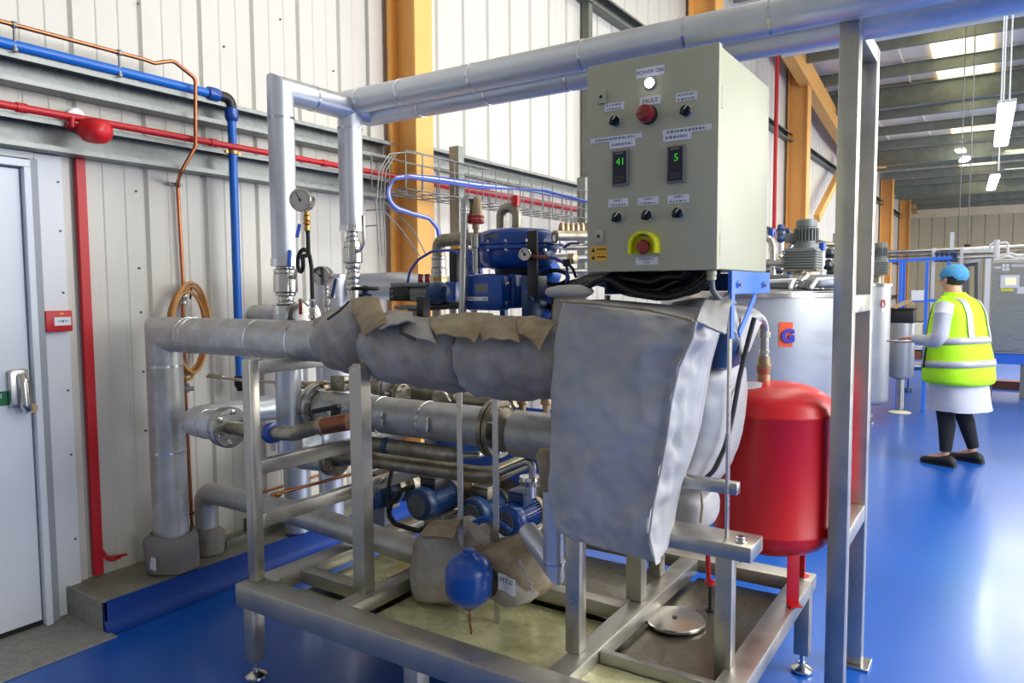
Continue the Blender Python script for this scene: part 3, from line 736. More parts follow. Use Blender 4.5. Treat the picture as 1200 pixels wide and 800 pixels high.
# heat exchanger shell
yx = 2.34; zx = ay(500, 492, yx).z; xL = ay(372, 478, yx).x; xR = ay(575, 497, yx).x; RX = .079
t = thing('heat_exchanger', 'horizontal grey clad heat exchanger tube under the jacketed pipe', 'heat exchanger', (-1.9, yx, zx-RX))
b = MB(); b.cyl((xL+.04, yx, zx), (xR, yx, zx), RX, n=52); b.build('shell', 'claddirty', t)
def flange(t, x, y, z, r, th=.022, gap=.006, n=8, dirx=1, m='ss', br=None):
    b = MB(); b.lathe((x-th-gap/2, y, z), (1, 0, 0), [(r*.5, 0), (r, .001), (r, th), (r*.93, th+.001), (r*.93, th+gap-.001), (r, th+gap), (r, 2*th+gap), (r*.5, 2*th+gap+.001)], n=44); o = b.build('flange', m, t)
    for k in range(n):
        a = 2*PI*(k+.5)/n; c = V((x, y+.8*r*math.cos(a), z+.8*r*math.sin(a)))
        b = MB(); b.cyl(c-V((th+.018, 0, 0)), c+V((th+.018, 0, 0)), br or .006, n=8); b.build('bolt', 'sspol', o)
    return o
flange(t, xL+.01, yx, zx, .112); flange(t, xR+.03, yx, zx, .112, m='ssdull')
bands(t, [(ay(px, 490, yx).x, yx, zx) for px in (449, 502)], (1, 0, 0), RX, w=.01)
for px in (449, 502):
    q = ay(px, 488, yx-RX-.002); b = MB(); b.box(q.x-.007, q.x+.007, q.y-.01, q.y+.002, zx-.03, zx+.03, .002); b.build('clamp_screw', 'sspol', t)
b = MB(); b.lathe((xL-.02, yx, zx), (-1, 0, 0), [(.085, 0), (.085, .03), (.06, .06), (.045, .08)], n=30); b.build('end_cap', 'ss', t)
b = MB(); b.lathe((xR+.052, yx, zx), (1, 0, 0), [(.085, 0), (.088, .02), (.06, .05), (.05, .06), (.05, .3)], n=36); b.build('outlet_reducer', 'ssdull', t)
# right hand insulated continuation
xc = ay(608, 510, yx).x
t = thing('clad_sleeve', 'short silver clad sleeve between the exchanger flange and the big grey jacket', 'pipe', (xc, yx, zx-.09))
b = MB(); b.lathe((xc, yx-.02, zx-.005), (1, 0, 0), [(.06, 0), (.088, .004), (.088, .5), (.06, .504)], n=44); b.build('cladding', 'claddirty', t)
# lower bare stainless runs under the exchanger
def run(nm, lab, pts, r, m='ssdull', bend=.0, cat='pipe', par=None, n=20):
    t = thing(nm, lab, cat, V(pts[0])-V((0, 0, r)))
    b = MB(); b.tube(pts, r, n=n, bend=bend); b.build('pipe_run', m, t); return t
t = run('cooling_pipe', 'dull steel pipe with a dark band just under the exchanger tube', [ay(425, 519, 2.3), ay(528, 532, 2.3)], .033)
d = V((1, 0, 0)); bands(t, [ay(455, 522, 2.3)], (1, 0, 0), .033, 'bluedark', w=.03, nm='dark_band')
b = MB(); p = ay(528, 532, 2.3); b.lathe(p, (1, 0, 0), [(.033, 0), (.026, .03), (.016, .05), (.016, .06)], n=20); b.build('reducer', 'ssdull', t)
b = MB(); b.tube([p+V((.055, 0, .0)), ay(560, 533, 2.34), ay(575, 528, 2.5)], .014, bend=.03, n=14); b.build('small_pipe', 'ss', t)
t = run('suction_pipe', 'long dull steel pipe sloping to the pumps below the exchanger', [ay(395, 533, 2.42), ay(560, 556, 2.42), ay(580, 556, 2.45), ay(612, 542, 2.62)], .036, bend=.06)
t = run('bypass_pipe', 'thin bare steel pipe rising to the right behind the thin upright bars', [ay(580, 556, 2.3), ay(618, 540, 2.3), ay(624, 545, 2.3), ay(624, 560, 2.3)], .014, 'ss', bend=.03, n=14)
q = ay(622, 562, 2.3); b = MB(); b.lathe(q+V((0, 0, .015)), (0, 0, -1), [(.02, 0), (.042, .001), (.044, .012), (.04, .014), (.04, .018), (.044, .02), (.042, .032), (.02, .033), (.02, .08)], n=30); b.build('flange', 'sspol', t)
# insulated low-left cone into the lower flange
yw = 2.5; pl = ay(352, 535, yw)
t = thing('lower_branch', 'silver clad pipe stub with a dark flange at the left under the exchanger', 'pipe', pl-V((0, 0, .08)))
b = MB(); b.tube([pl+V((-.3, .35, .0)), pl, ay(384, 538, yw)], .062, n=36, bend=.1); b.build('cladding', 'clad', t)
pf = ay(392, 537, yw); flange(t, pf.x, yw, pf.z, .085, .02, .006, 6, m='ssdull')
b = MB(); b.cyl(pf, ay(415, 535, yw), .04, n=22); b.build('spool', 'ssdull', t)
# pipes behind the exchanger, top
t = thing('rear_manifold', 'dull steel manifold with flanges half hidden behind the exchanger tube', 'pipe', ay(460, 470, 2.62))
b = MB(); b.cyl(ay(440, 452, 2.62), ay(600, 474, 2.62), .045, n=26); b.build('header', 'ssdull', t)
pf = ay(459, 455, 2.6); flange(t, pf.x, 2.6, pf.z+.01, .075, .015, .005, 6, m='ss')
pf = ay(470, 462, 2.5); flange(t, pf.x, 2.5, pf.z, .05, .012, .004, 6, m='ssdull')
for px, py in ((522, 462), (590, 468)):
    p = ay(px, py, 2.58); b = MB(); b.lathe(p+V((-.05, 0, -.03)), (1, 0, .25), [(.03, 0), (.055, .02), (.055, .06), (.028, .12)], n=22); b.build('elbow_body', 'ssdull', t)
    b = MB(); b.bar(p+V((.02, -.05, .04)), p+V((.07, -.05, -.02)), .014, .005, .001); b.build('valve_lever', 'sspol', t)
for px in (612, 640): 
    p = ay(px, 470, 2.45); b = MB(); b.tube([p+V((0, 0, .09)), p+V((0, 0, -.0)), p+V((0, .0, -.07))], .014, n=12); b.lathe(p+V((0, 0, .02)), (0, 0, -1), [(.02, 0), (.022, .004), (.022, .03), (.016, .034)], n=14); b.build('drop_stub', 'bronze', t)
# instrument line at the upper left with lever valve
t = thing('steam_trap_line', 'thin steel line with brass fittings crossing behind the left uprights', 'pipe', ay(340, 446, 2.35))
b = MB(); b.tube([ay(243, 441, 2.35), ay(262, 443, 2.35), ay(300, 447, 2.35), ay(400, 449, 2.35), ay(440, 441, 2.35)], .008, n=12); b.build('pipe_run', 'ss', t)
b = MB(); b.cyl(ay(324, 449, 2.35), ay(345, 452, 2.35), .016, n=14); b.cyl(ay(360, 452, 2.35), ay(382, 450, 2.35), .018, n=14); b.build('fitting', 'bronze', t)
b = MB(); b.cyl(ay(345, 452, 2.35), ay(358, 453, 2.35), .013, n=6); b.build('union', 'ss', t); b = MB(); b.cyl(ay(246, 440, 2.35), ay(262, 443, 2.35), .014, n=12); b.build('union', 'ss', t)
p = ay(396, 450, 2.35); b = MB(); b.box(p.x-.03, p.x+.06, p.y-.02, p.y+.02, p.z-.03, p.z+.04, .006); b.build('trap_body', 'ssdull', t)
v = thing('flow_switch', 'black right angled lever handle in front of the exchanger flange', 'valve', ay(392, 495, 2.2))
b = MB(); p = ay(390, 478, 2.2); b.bar(ay(367, 482, 2.2), ay(398, 476, 2.2), .03, .022, .006); b.bar(ay(394, 474, 2.2), ay(391, 500, 2.2), .03, .034, .006); b.build('handle', 'black', v)
b = MB(); b.lathe(ay(383, 488, 2.22), (0, 1, .0), [(.02, 0), (.024, .01), (.024, .04), (.018, .06)], n=18); b.build('spindle', 'ss', v)
# thin copper pipe low on the left
t = run('copper_tail', 'thin copper pipe sloping behind the lower side rails', [at(318, 580, 'x', -2.55), at(440, 548, 'x', -2.55)], .0075, 'copper', n=10)
b = MB(); p = at(325, 579, 'x', -2.55); b.cyl(p-V((0, .012, 0)), p+V((0, .012, 0)), .014, n=6); b.build('nut', 'brass', t)
t = run('copper_wall_pipe', 'copper pipe along the wall above the kerb behind the low pipe', [(-3.5, 2.1, .34), (-3.5, 3.3, .36)], .008, 'copperdark', n=10)
# galvanised low rail on the kerb behind
b = MB(); b.bar(at(262, 640, 'x', -3.42), at(420, 583, 'x', -3.42), .05, .07, .004); q = at(290, 640, 'x', -3.42)
for y in (q.y, q.y+1.0): b.box(-3.45, -3.40, y, y+.05, .134, .25, .003)
o = b.build('kerb_rail', 'galvdark', None, smooth=30); tag(o, 'low dull grey rail standing on the kerb behind the pipe boots', 'rail')
# rear clad pipes by the wall
yr2 = 3.0
t = run('rear_clad_pipe', 'silver clad pipe lying behind the second pressure gauge', [ay(247, 368, 2.75), ay(345, 368, 2.75)], .055, 'claddirty', n=34)
t = run('rear_clad_bend', 'silver clad pipe running behind the handwheel towards the orange column', [ay(420, 336, 3.0), ay(468, 335, 3.0), ay(560, 345, 3.0)], .075, 'clad', n=34)
t = thing('clad_tank', 'upright silver clad cylinder with flat lid behind the second pressure gauge', 'vessel', ay(380, 420, 2.95))
p = ay(392, 360, 2.95); zt3 = ay(392, 321, 2.95).z
b = MB(); b.lathe((p.x, p.y, .6), (0, 0, 1), [(.11, 0), (.11, zt3-.6-.02)], n=40); b.build('shell', 'clad', t); b = MB(); b.lathe((p.x, p.y, zt3-.02), (0, 0, 1), [(.113, 0), (.118, .002), (.118, .014), (.11, .018), (.001, .02)], n=40); b.build('lid', 'band', t)
p = ay(345, 470, 2.75)
t = run('rear_clad_riser', 'silver clad vertical pipe behind the left side rails', [(p.x, p.y, .15), (p.x, p.y, 1.2)], .07, 'clad', n=36)
p = ay(385, 440, 2.95)
t = run('rear_clad_drop', 'pale clad vertical pipe behind the exchanger end flange', [(p.x, p.y, .15), (p.x, p.y, 1.2)], .07, 'clad', n=36)
# ================================================================== INSULATION JACKETS
def catmull(ps, n):
    out = []; m = len(ps)
    for i in range(m-1):
        p0, p1, p2, p3 = ps[max(i-1, 0)], ps[i], ps[i+1], ps[min(i+2, m-1)]
        for k in range(n):
            t = k/n
            out.append([.5*((2*b)+(-a+c)*t+(2*a-5*b+4*c-d)*t*t+(-a+3*b-3*c+d)*t**3) for a, b, c, d in zip(p0, p1, p2, p3)])
    out.append(list(ps[-1])); return out
def sleeve(keys, yc, seed, amp=.014, ry=.9, nseg=10, n=56):
    """cloth sleeve round an x pipe; keys (px, top, bottom) in the photo at depth yc"""
    ks = []
    for px, a, c in keys:
        pa, pc_ = ay(px, a, yc), ay(px, c, yc); ks.append((pa.x, (pa.z+pc_.z)/2, (pa.z-pc_.z)/2))
    b = MB(); rings = []
    for x, z, r in catmull(ks, nseg):
        rings.append([b.bm.verts.new(V((x, yc+r*ry*math.cos(2*PI*k/n), z+r*math.sin(2*PI*k/n)))) for k in range(n)])
    b.loft(rings); b.noise(amp, 7, seed); b.noise(amp*.35, 23, seed+2); return b
def flap(nm, pts, m, par, th=.006, nu=10, sag=.012, seed=1):
    """cloth flap between four corner points"""
    A, B, C_, D = [V(p) for p in pts]; g = []
    for i in range(nu+1):
        row = []
        for j in range(nu+1):
            u, v = i/nu, j/nu; p = A.lerp(B, u).lerp(D.lerp(C_, u), v)
            row.append(p+V((0, -sag*4*u*(1-u)*.5, sag*math.sin(PI*v)+.008*mnoise.noise(V((u*3, v*3, seed))))))
        g.append(row)
    b = MB(); b.sheet(g, th); return b.build(nm, m, par, smooth=60)
YJ = 2.05
t = thing('insulation_jacket', 'leftmost grey cloth jacket of the horizontal pipe, with a pale open flap', 'jacket', ay(405, 430, YJ))
sleeve([(371, 374, 412), (384, 366, 422), (398, 358, 432), (414, 354, 437), (428, 352, 430), (437, 360, 424)], YJ, 1).build('sleeve', 'clothdirt', t, smooth=70)
flap('open_flap', [ay(411, 353, YJ-.06), ay(428, 394, YJ-.15), ay(456, 380, YJ-.14), ay(444, 350, YJ-.02)], 'clothbrown', t, seed=3)
b = MB(); b.tube([ay(384, 374, YJ-.13), ay(398, 364, YJ-.12), ay(409, 353, YJ-.08)], .005, n=8); b.build('dark_seam', 'clothdark', t)
flap('top_edge', [ay(436, 372, YJ-.06), ay(446, 386, YJ-.15), ay(486, 378, YJ-.15), ay(484, 366, YJ-.02)], 'clothdirt', t, seed=9)
t = thing('insulation_jacket', 'middle grey cloth jacket of the horizontal pipe, above the thin angle bars', 'jacket', ay(495, 455, YJ))
sleeve([(433, 375, 424), (440, 370, 436), (458, 369, 447), (490, 371, 454), (520, 373, 459), (540, 374, 460), (549, 380, 452)], YJ, 5).build('sleeve', 'clothdirt', t, smooth=70)
flap('folded_flap', [ay(503, 374, YJ-.07), ay(512, 393, YJ-.15), ay(556, 402, YJ-.16), ay(578, 368, YJ-.06)], 'clothbrown', t, seed=12)
flap('folded_edge', [ay(466, 374, YJ-.08), ay(478, 398, YJ-.155), ay(512, 404, YJ-.155), ay(502, 375, YJ-.08)], 'clothdirt', t, seed=14)
b = MB(); b.tube([ay(468, 376, YJ-.12), ay(470, 390, YJ-.15), ay(486, 397, YJ-.16)], .006, n=8); b.build('dark_seam', 'clothdark', t)
b = MB(); b.box(-1.75, -1.72, YJ-.02, YJ+.02, ay(490, 372, YJ).z-.02, ay(490, 348, YJ).z); b.build('support_stub', 'black', t)
t = thing('insulation_jacket', 'rightmost grey cloth jacket of the horizontal pipe, touching the big hanging jacket', 'jacket', ay(600, 465, YJ))
sleeve([(549, 383, 452), (556, 374, 462), (580, 372, 466), (612, 372, 467), (640, 374, 468), (668, 380, 466)], YJ, 8).build('sleeve', 'clothdirt', t, smooth=70)
flap('folded_flap', [ay(606, 372, YJ-.07), ay(610, 392, YJ-.15), ay(632, 412, YJ-.18), ay(650, 380, YJ-.08)], 'clothbrown', t, seed=22)
flap('folded_edge', [ay(560, 374, YJ-.07), ay(567, 400, YJ-.155), ay(610, 402, YJ-.16), ay(606, 375, YJ-.08)], 'clothbrown', t, seed=25)
# the pipe inside continues past the jackets
b = MB(); b.cyl(ay(360, 394, YJ), ay(700, 424, YJ), .05, n=20); o = b.build('inner_pipe', 'ssdull', None); tag(o, 'bare steel core of the horizontal pipe, showing between the cloth jackets', 'pipe')
# big hanging jacket
t = thing('hanging_jacket', 'big silver grey quilted jacket hanging below the control panel', 'jacket', ay(720, 660, 1.95))
yF, yR, yB = 1.87, 2.03, 2.17
sec = [((655, 352), (815, 377), (846, 364)), ((650, 385), (812, 395), (842, 388)), ((647, 430), (795, 430), (830, 430)), ((645, 470), (786, 470), (823, 470)), ((643, 510), (781, 510), (816, 510)),
       ((641, 550), (774, 548), (806, 546)), ((641, 590), (765, 590), (794, 580)), ((648, 618), (760, 628), (786, 614)), ((660, 632), (768, 662), (783, 640))]
ks = []
for L_, F_, R_ in sec:
    a, c, d = ay(*L_, yF), ay(*F_, yF), ay(*R_, yR); ks.append((a.x, a.z, c.x, c.z, d.x, d.z))
rows = catmull(ks, 8); b = MB(); rings = []; nr = len(rows)
for i, (ax_, az, cx, cz, dx, dz) in enumerate(rows):
    v = i/(nr-1); ring = []
    taper = min(1, 6*v, 5*(1-v)+.15)
    NF, NS = 30, 10
    for k in range(NF):
        u = k/NF; bul = -.022*math.sin(PI*min(1, u*1.02))*math.sin(PI*min(1, v+.06))
        sg_ = -.006*math.sin(u*PI*3+v*5)*math.sin(PI*v)
        p = V((lerp(ax_, cx, u), yF+bul+sg_, lerp(az, cz, u)))
        p.y += .02*(1-taper) + .012*math.exp(-u*12)
        p.y += .012*mnoise.fractal(V((u*3+v*2.2, v*4.5-u*1.2, 2)), .6, 2.1, 4)
        ring.append(p)
    for k in range(NS):
        u = k/NS
        p = V((lerp(cx, dx, u), lerp(yF, yR, u), lerp(cz, dz, u)))
        pk = (1-abs(2*u-.7))
        p.x += .022*mnoise.noise(V((u*4, v*17, 7)))*pk + .006*math.sin(v*46)*math.exp(-3*abs(u-.35)) ; p.y += .014*mnoise.noise(V((u*3+v*9, v*21, 3)))*pk + .006*math.sin(v*46+1)*math.exp(-3*abs(u-.35))
        ring.append(p)
    for k in range(4): ring.append(V((dx-.012*k, lerp(yR, yB, k/3), dz)))
    for k in range(1, 9): ring.append(V((lerp(dx-.04, ax_, k/9), yB, lerp(dz, az, k/9))))
    for k in range(3): ring.append(V((ax_+.012*(1-k/3), lerp(yB, yF+.03, (k+.5)/3), az)))
    rings.append([b.bm.verts.new(p) for p in ring])
b.loft(rings); b.build('quilted_body', 'cloth', t, smooth=70)
b = MB(); p0 = ay(656, 353, yF-.004); b.tube([p0, ay(700, 356, yF-.008), ay(760, 363, yF-.008), ay(812, 375, yF-.002)], .004, n=8); b.build('top_hem', 'clothbrown', t)
b = MB(); b.tube([ay(815, 378, yF-.002)]+[ay(px, py, yF-.004) for px, py in ((812, 395), (796, 430), (787, 470), (782, 510), (775, 548), (766, 590), (761, 628), (768, 660))], .0035, n=8, bend=.05); b.build('corner_seam', 'cloth', t)
flap('loose_collar', [ay(816, 376, yF+.01), ay(850, 392, yF+.06), ay(858, 352, yF+.2), ay(832, 348, yF+.25)], 'cloth', t, seed=31)
# small cushion pad on top of it
t = thing('cushion_pad', 'small pale grey lens shaped cloth pad above the left corner of the hanging jacket', 'jacket', ay(668, 352, 2.05))
c = ay(668, 342, 2.05); b = MB(); b.ball(c, .082, .07, .024, 28, 14); b.noise(.005, 12, 2); b.build('pad', 'cloth', t, smooth=70)
b = MB(); b.lathe(c-V((0, 0, .016)), (0, 0, -1), [(.05, 0), (.055, .04), (.06, .12)], n=26); b.build('collar', 'clothdirt', t)
# rounded jacket behind it
def blob(secs, yc, dy, m, name, par, seed, amp=.01, n=30, sub=8):
    """closed cloth body from left / right outline pairs"""
    ks = []
    for (xa_, ya_), (xb_, yb2) in secs:
        a, c = ay(xa_, ya_, yc), ay(xb_, yb2, yc); ks.append((a.x, a.z, c.x, c.z))
    b = MB(); rings = []; rows = catmull(ks, sub)
    for i, (ax_, az, cx, cz) in enumerate(rows):
        v = i/(len(rows)-1); k_ = max(.25, min(1, 5*v+.3, 5*(1-v)+.3)); ring = []
        for k in range(n):
            a = 2*PI*k/n; u = .5+.5*math.copysign(abs(math.cos(a))**.8, math.cos(a)); w_ = math.copysign(abs(math.sin(a))**.8, math.sin(a))
            ring.append(b.bm.verts.new(V((lerp(ax_, cx, u), yc+dy*k_*w_, lerp(az, cz, u)))))
        rings.append(ring)
    b.loft(rings); b.noise(amp, 8, seed); return b.build(name, m, par, smooth=70)
t = thing('barrel_jacket', 'rounded grey jacket with black edge seam behind the right side of the hanging jacket', 'jacket', ay(830, 565, 2.35))
blob([((818, 420), (862, 424)), ((812, 440), (863, 450)), ((806, 480), (857, 490)), ((800, 520), (848, 525)), ((796, 552), (833, 553)), ((796, 562), (820, 564))], 2.36, .16, 'cloth', 'quilted_body', t, 11)
b = MB(); b.tube([ay(px, py, 2.27) for px, py in ((884, 372), (874, 410), (866, 445), (860, 480), (851, 520), (838, 550), (822, 565))], .0075, n=10, bend=.1); b.build('edge_seam', 'clothdark', t)
blob([((862, 455), (873, 430)), ((856, 490), (868, 480)), ((846, 525), (861, 520)), ((830, 560), (850, 548)), ((822, 570), (838, 566))], 2.42, .1, 'cloth', 'rear_layer', t, 14, .004)
t = thing('jacket_roll', 'folded pale jacket end with dark hollow below the blue panel bracket', 'jacket', ay(850, 420, 2.5))
blob([((790, 356), (830, 352)), ((800, 372), (888, 366)), ((820, 392), (886, 384)), ((850, 402), (876, 400))], 2.5, .15, 'cloth', 'quilted_body', t, 17, .014)
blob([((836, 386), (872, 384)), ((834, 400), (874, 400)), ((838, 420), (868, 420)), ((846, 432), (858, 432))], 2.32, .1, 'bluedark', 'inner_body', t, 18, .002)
flap('hanging_flap', [ay(842, 352, 2.2), ay(862, 392, 2.14), ay(868, 384, 2.2), ay(858, 346, 2.28)], 'cloth', t, seed=35)
flap('hanging_flap', [ay(868, 372, 2.3), ay(866, 425, 2.26), ay(878, 410, 2.32), ay(892, 378, 2.38)], 'cloth', t, seed=36)
t = thing('lower_pad', 'pale grey cloth pad under the stay bar behind the hanging jacket', 'jacket', ay(812, 612, 2.36))
blob([((786, 576), (836, 574)), ((782, 590), (838, 592)), ((783, 606), (836, 610)), ((786, 614), (830, 616))], 2.36, .1, 'cloth', 'pad', t, 21, .006)
b = MB(); b.tube([ay(822, 576, 2.24), ay(823, 594, 2.24), ay(821, 612, 2.25)], .004, n=6); b.build('seam', 'clothbrown', t)
# low clad down pipe and its jackets
yd = 1.985
t = thing('clad_downpipe', 'narrow silver clad pipe dropping beside the hanging jacket to a mitred elbow', 'pipe', ay(650, 690, yd))
RD = .0345
b = MB(); pD = ay(649, 664, yd); b.tube([ay(648, 545, yd), pD, pD+V((-.16, .10, .06))], RD, n=34); b.build('cladding', 'clad', t, smooth=30)
bands(t, [ay(650, 662, yd)+V((0, 0, .01))], (0, 0, 1), RD, w=.008)
b = MB(); b.lathe(ay(642, 545, yd-.02), (0, 0, -1), [(.028, -.05), (.036, -.03), (.03, .02), (.02, .08)], n=20); b.noise(.004, 20, 2); b.build('cloth_collar', 'clothbrown', t)
t = thing('elbow_jacket', 'soiled grey cloth jacket over the low pipe elbow behind the blue bottle', 'jacket', ay(525, 700, 2.14))
blob([((512, 611), (548, 611)), ((498, 628), (562, 628)), ((492, 650), (574, 650)), ((492, 680), (566, 682)), ((505, 700), (548, 704))], 2.2, .13, 'clothdirt', 'quilted_body', t, 25, .014)
flap('top_flap', [ay(492, 627, 2.06), ay(531, 630, 2.03), ay(541, 609, 2.12), ay(506, 611, 2.14)], 'clothbrown', t, sag=.004, seed=41)
flap('side_flap', [ay(545, 610, 2.12), ay(556, 628, 2.05), ay(578, 650, 2.06), ay(572, 622, 2.16)], 'clothdirt', t, sag=.004, seed=42)
t = thing('elbow_jacket', 'brown stained cloth jacket with a white paper tag beside the clad downpipe', 'jacket', ay(600, 703, 2.1))
blob([((556, 640), (604, 630)), ((560, 652), (630, 640)), ((572, 668), (638, 660)), ((580, 686), (642, 684)), ((596, 702), (634, 700))], 2.13, .12, 'clothbrown', 'quilted_body', t, 28, .013)
blob([((570, 672), (600, 664)), ((574, 684), (616, 682)), ((586, 700), (628, 698)), ((600, 706), (624, 705))], 2.06, .07, 'clothdirt', 'lower_skirt', t, 29, .008)
q = ay(594, 683, 1.985); b = MB(); g = [[q+V((-.035+.07*i/6, .004*math.sin(i), -.028+.056*j/5+.01*(-i/6))) for j in range(6)] for i in range(7)]; b.sheet(g, .0015); tg = b.build('paper_tag', 'labelwhite', t)
text_part('lettering', 'H.T.C', q+V((.002, -.006, .009)), (1, 0, -.14), (.14, 0, 1), .015, 'ink', tg)
for k in range(4):
    p = ay(612+4*k, 660+9*k, 1.99); b = MB(); b.tube([p+V((-.008, 0, .012)), p+V((0, -.012, 0)), p+V((.012, -.004, -.014))], .0035, n=6, bend=.01); b.build('lace_knot', 'cloth', t)
# ================================================================== BLUE BOTTLE
yv_ = 1.93; c = ay(550, 712, yv_); top = ay(547, 643, yv_); H = top.z-c.z; RV = 28*pxm(ay(550, 680, yv_))
t = thing('expansion_bottle', 'small rounded dark blue bottle hanging over the tray with a thin wire below', 'bottle', (c.x, yv_, c.z))
b = MB(); b.lathe(c, (0, 0, 1), [(.012, -.004), (.016, 0), (.03, .006)] + [(RV*math.sin(PI*.5*a), .008+H*.3*(1-math.cos(PI*.5*a))) for a in (.35, .5, .65, .8, .92)] + [(RV, H*.34), (RV, H*.60)] + [(RV*math.cos(PI*.5*a), H*.60+H*.36*math.sin(PI*.5*a)) for a in (.15, .3, .45, .6, .72, .8)] + [(.02, H*.965), (.021, H), (.001, H+.001)], n=48); b.build('body', 'blue', t, smooth=50)
b = MB(); b.lathe(c+V((.005, .03, H*.4)), V((.75, .5, -.1)), [(RV*.93, .0), (RV*.82, .03), (.035, .07), (.02, .075)], n=34); b.build('holder_cup', 'black', t)
b = MB(); b.lathe(c+V((0, 0, .004)), (0, 0, -1), [(.012, 0), (.013, .01), (.006, .014)], n=16); b.tube([c-V((0, 0, .01)), c-V((-.004, 0, .05)), c-V((-.009, 0, .085)), c-V((-.002, 0, .088))], .0022, n=6); b.tube([c-V((0, 0, .01)), c-V((.003, 0, .05)), c-V((-.006, 0, .09))], .0018, n=6); b.build('wire', 'copperdark', t)
# ================================================================== PUMPS
def pump(nm, lab, px, py, y, L=.2, R=.064, mt='bluedark', box='steeldark', tilt=0, group=None):
    p = ay(px, py, y); t = thing(nm, lab, 'pump', (p.x, y, .30), group)
    d = V((0, 1, 0))
    b = MB(); b.lathe(p, d, [(R*.55, -.004), (R*.8, 0), (R*.98, .008), (R*1.04, .02), (R*1.04, .055), (R*1.0, .06), (.03, .061)], n=36); fc = b.build('fan_cover', mt, t)
    b = MB()
    for k in range(-3, 4):
        w_ = math.sqrt(max(0, (R*.7)**2-(k*R*.19)**2)); b.box(p.x+k*R*.19-.0022, p.x+k*R*.19+.0022, y-.0075, y+.002, p.z-w_, p.z+w_)
        b.box(p.x-w_, p.x+w_, y-.0065, y+.002, p.z+k*R*.19-.0022, p.z+k*R*.19+.0022)
    b.build('grille', 'steelgrey', fc, smooth=0)
    b = MB(); b.cyl(p+d*.06, p+d*(.06+L*.75), R*.82, n=36)
    for k in range(34):
        a = 2*PI*k/34
        if math.sin(a) < -.8: continue
        u = V((math.cos(a), 0, math.sin(a))); b.bar(p+u*R*.88+d*.064, p+u*R*.88+d*(.06+L*.72), .003, R*.26, up=tuple(u))
    b.build('finned_body', mt, t, smooth=30)
    b = MB(); b.lathe(p+d*(.06+L*.72), d, [(R*.8, 0), (R*1.05, .004), (R*1.05, .03), (R*.8, .034), (R*.6, .05), (R*.6, .09), (R*1.25, .095), (R*1.3, .13), (R*1.2, .17), (R*.6, .18)], n=36); b.build('pump_head', 'ssdull', t)
    b = MB(); z = p.z+R*.95; b.box(p.x-R*.62, p.x+R*.62, y+.07, y+.07+L*.55, z-.02, z+.035, .006); b.box(p.x-R*.66, p.x+R*.66, y+.066, y+.074+L*.55, z+.035, z+.044, .003); b.build('terminal_box', box, t)
    b = MB(); b.box(p.x-R, p.x+R, y+.08, y+.06+L*.7, p.z-R*1.12, p.z-R*.85, .003); b.box(p.x-.05, p.x+.05, y+.1, y+.15, .30, p.z-R*1.1, .003); b.build('pedestal', 'frame', t, smooth=0)
    return t
pump('motor_pump', 'dark blue motor pump with round fan grille, left one of the pumps under the exchanger', 489, 592, 2.42, .2, .07)
pump('motor_pump', 'pump with flat grey terminal box between the two dark blue motor pumps', 552, 602, 2.58, .18, .066, 'bluedark', 'ssdull')
pump('motor_pump', 'blue motor pump with pale fins beside the clad downpipe', 592, 612, 2.26, .15, .06, 'blue', 'bluedark')
# blue pump far left at low level, black hose loops
pump('motor_pump', 'dark blue motor half hidden behind the chamfered upright post', 425, 584, 2.62, .2, .07, 'bluedark', 'black')
t = thing('black_cable', 'black cable looping down around the left motor pump', 'cable', ay(465, 615, 2.38))
b = MB(); b.tube([ay(486, 570, 2.46), ay(470, 574, 2.42), ay(458, 590, 2.4), ay(455, 605, 2.4), ay(464, 614, 2.38), ay(490, 622, 2.36), ay(508, 614, 2.36)], .011, n=10, bend=.04); b.tube([ay(462, 540, 2.5), ay(456, 566, 2.46), ay(455, 600, 2.44), ay(462, 612, 2.42)], .01, n=10, bend=.04); b.build('loop', 'rubber', t)
b = MB(); p = ay(435, 588, 2.45)
b.tube([ay(420, 600, 2.4), ay(428, 596, 2.4), ay(440, 570, 2.45), ay(452, 560, 2.5)], .012, n=10, bend=.03); o = b.build('steel_hose', 'sspol', None); tag(o, 'short bright steel hose beside the chamfered upright post', 'hose')
b = MB(); b.tube([ay(553, 613, 2.2), ay(566, 606, 2.2), ay(580, 609, 2.18), ay(594, 618, 2.15), ay(598, 622, 2.18)], .008, n=10, bend=.04); b.tube([ay(556, 622, 2.22), ay(562, 612, 2.2), ay(575, 608, 2.19)], .006, n=8, bend=.03); o = b.build('blue_cable', 'bluepipe', None); tag(o, 'blue cable arching over the brown stained jacket in front of the pumps', 'cable')
b = MB(); p = ay(600, 560, 2.95); b.box(p.x-.5, p.x+.3, 2.9, 2.91, .42, .95, .003)
o = b.build('splash_board', 'bluebright', None, smooth=0); tag(o, 'bright blue board standing behind the pumps at the rear of the skid', 'board')
# thin upright bars
for (pa, pb_, lab) in (((540, 452), (533, 612), 'left one of two thin steel angle bars in front of the exchanger'), ((582, 460), (578, 632), 'right one of two thin steel angle bars in front of the exchanger')):
    yy = 2.13; a = ay(*pa, yy); z0 = .38; x = a.x
    b = MB(); b.prism([(x-.012, yy-.012, z0-.08), (x+.012, yy-.012, z0-.08), (x+.012, yy-.008, z0-.08), (x-.008, yy-.008, z0-.08), (x-.008, yy+.012, z0-.08), (x-.012, yy+.012, z0-.08)], (0, 0, a.z+.02-z0+.08))
    o = b.build('angle_bar', 'ss', None, smooth=0); tag(o, lab, 'bar')
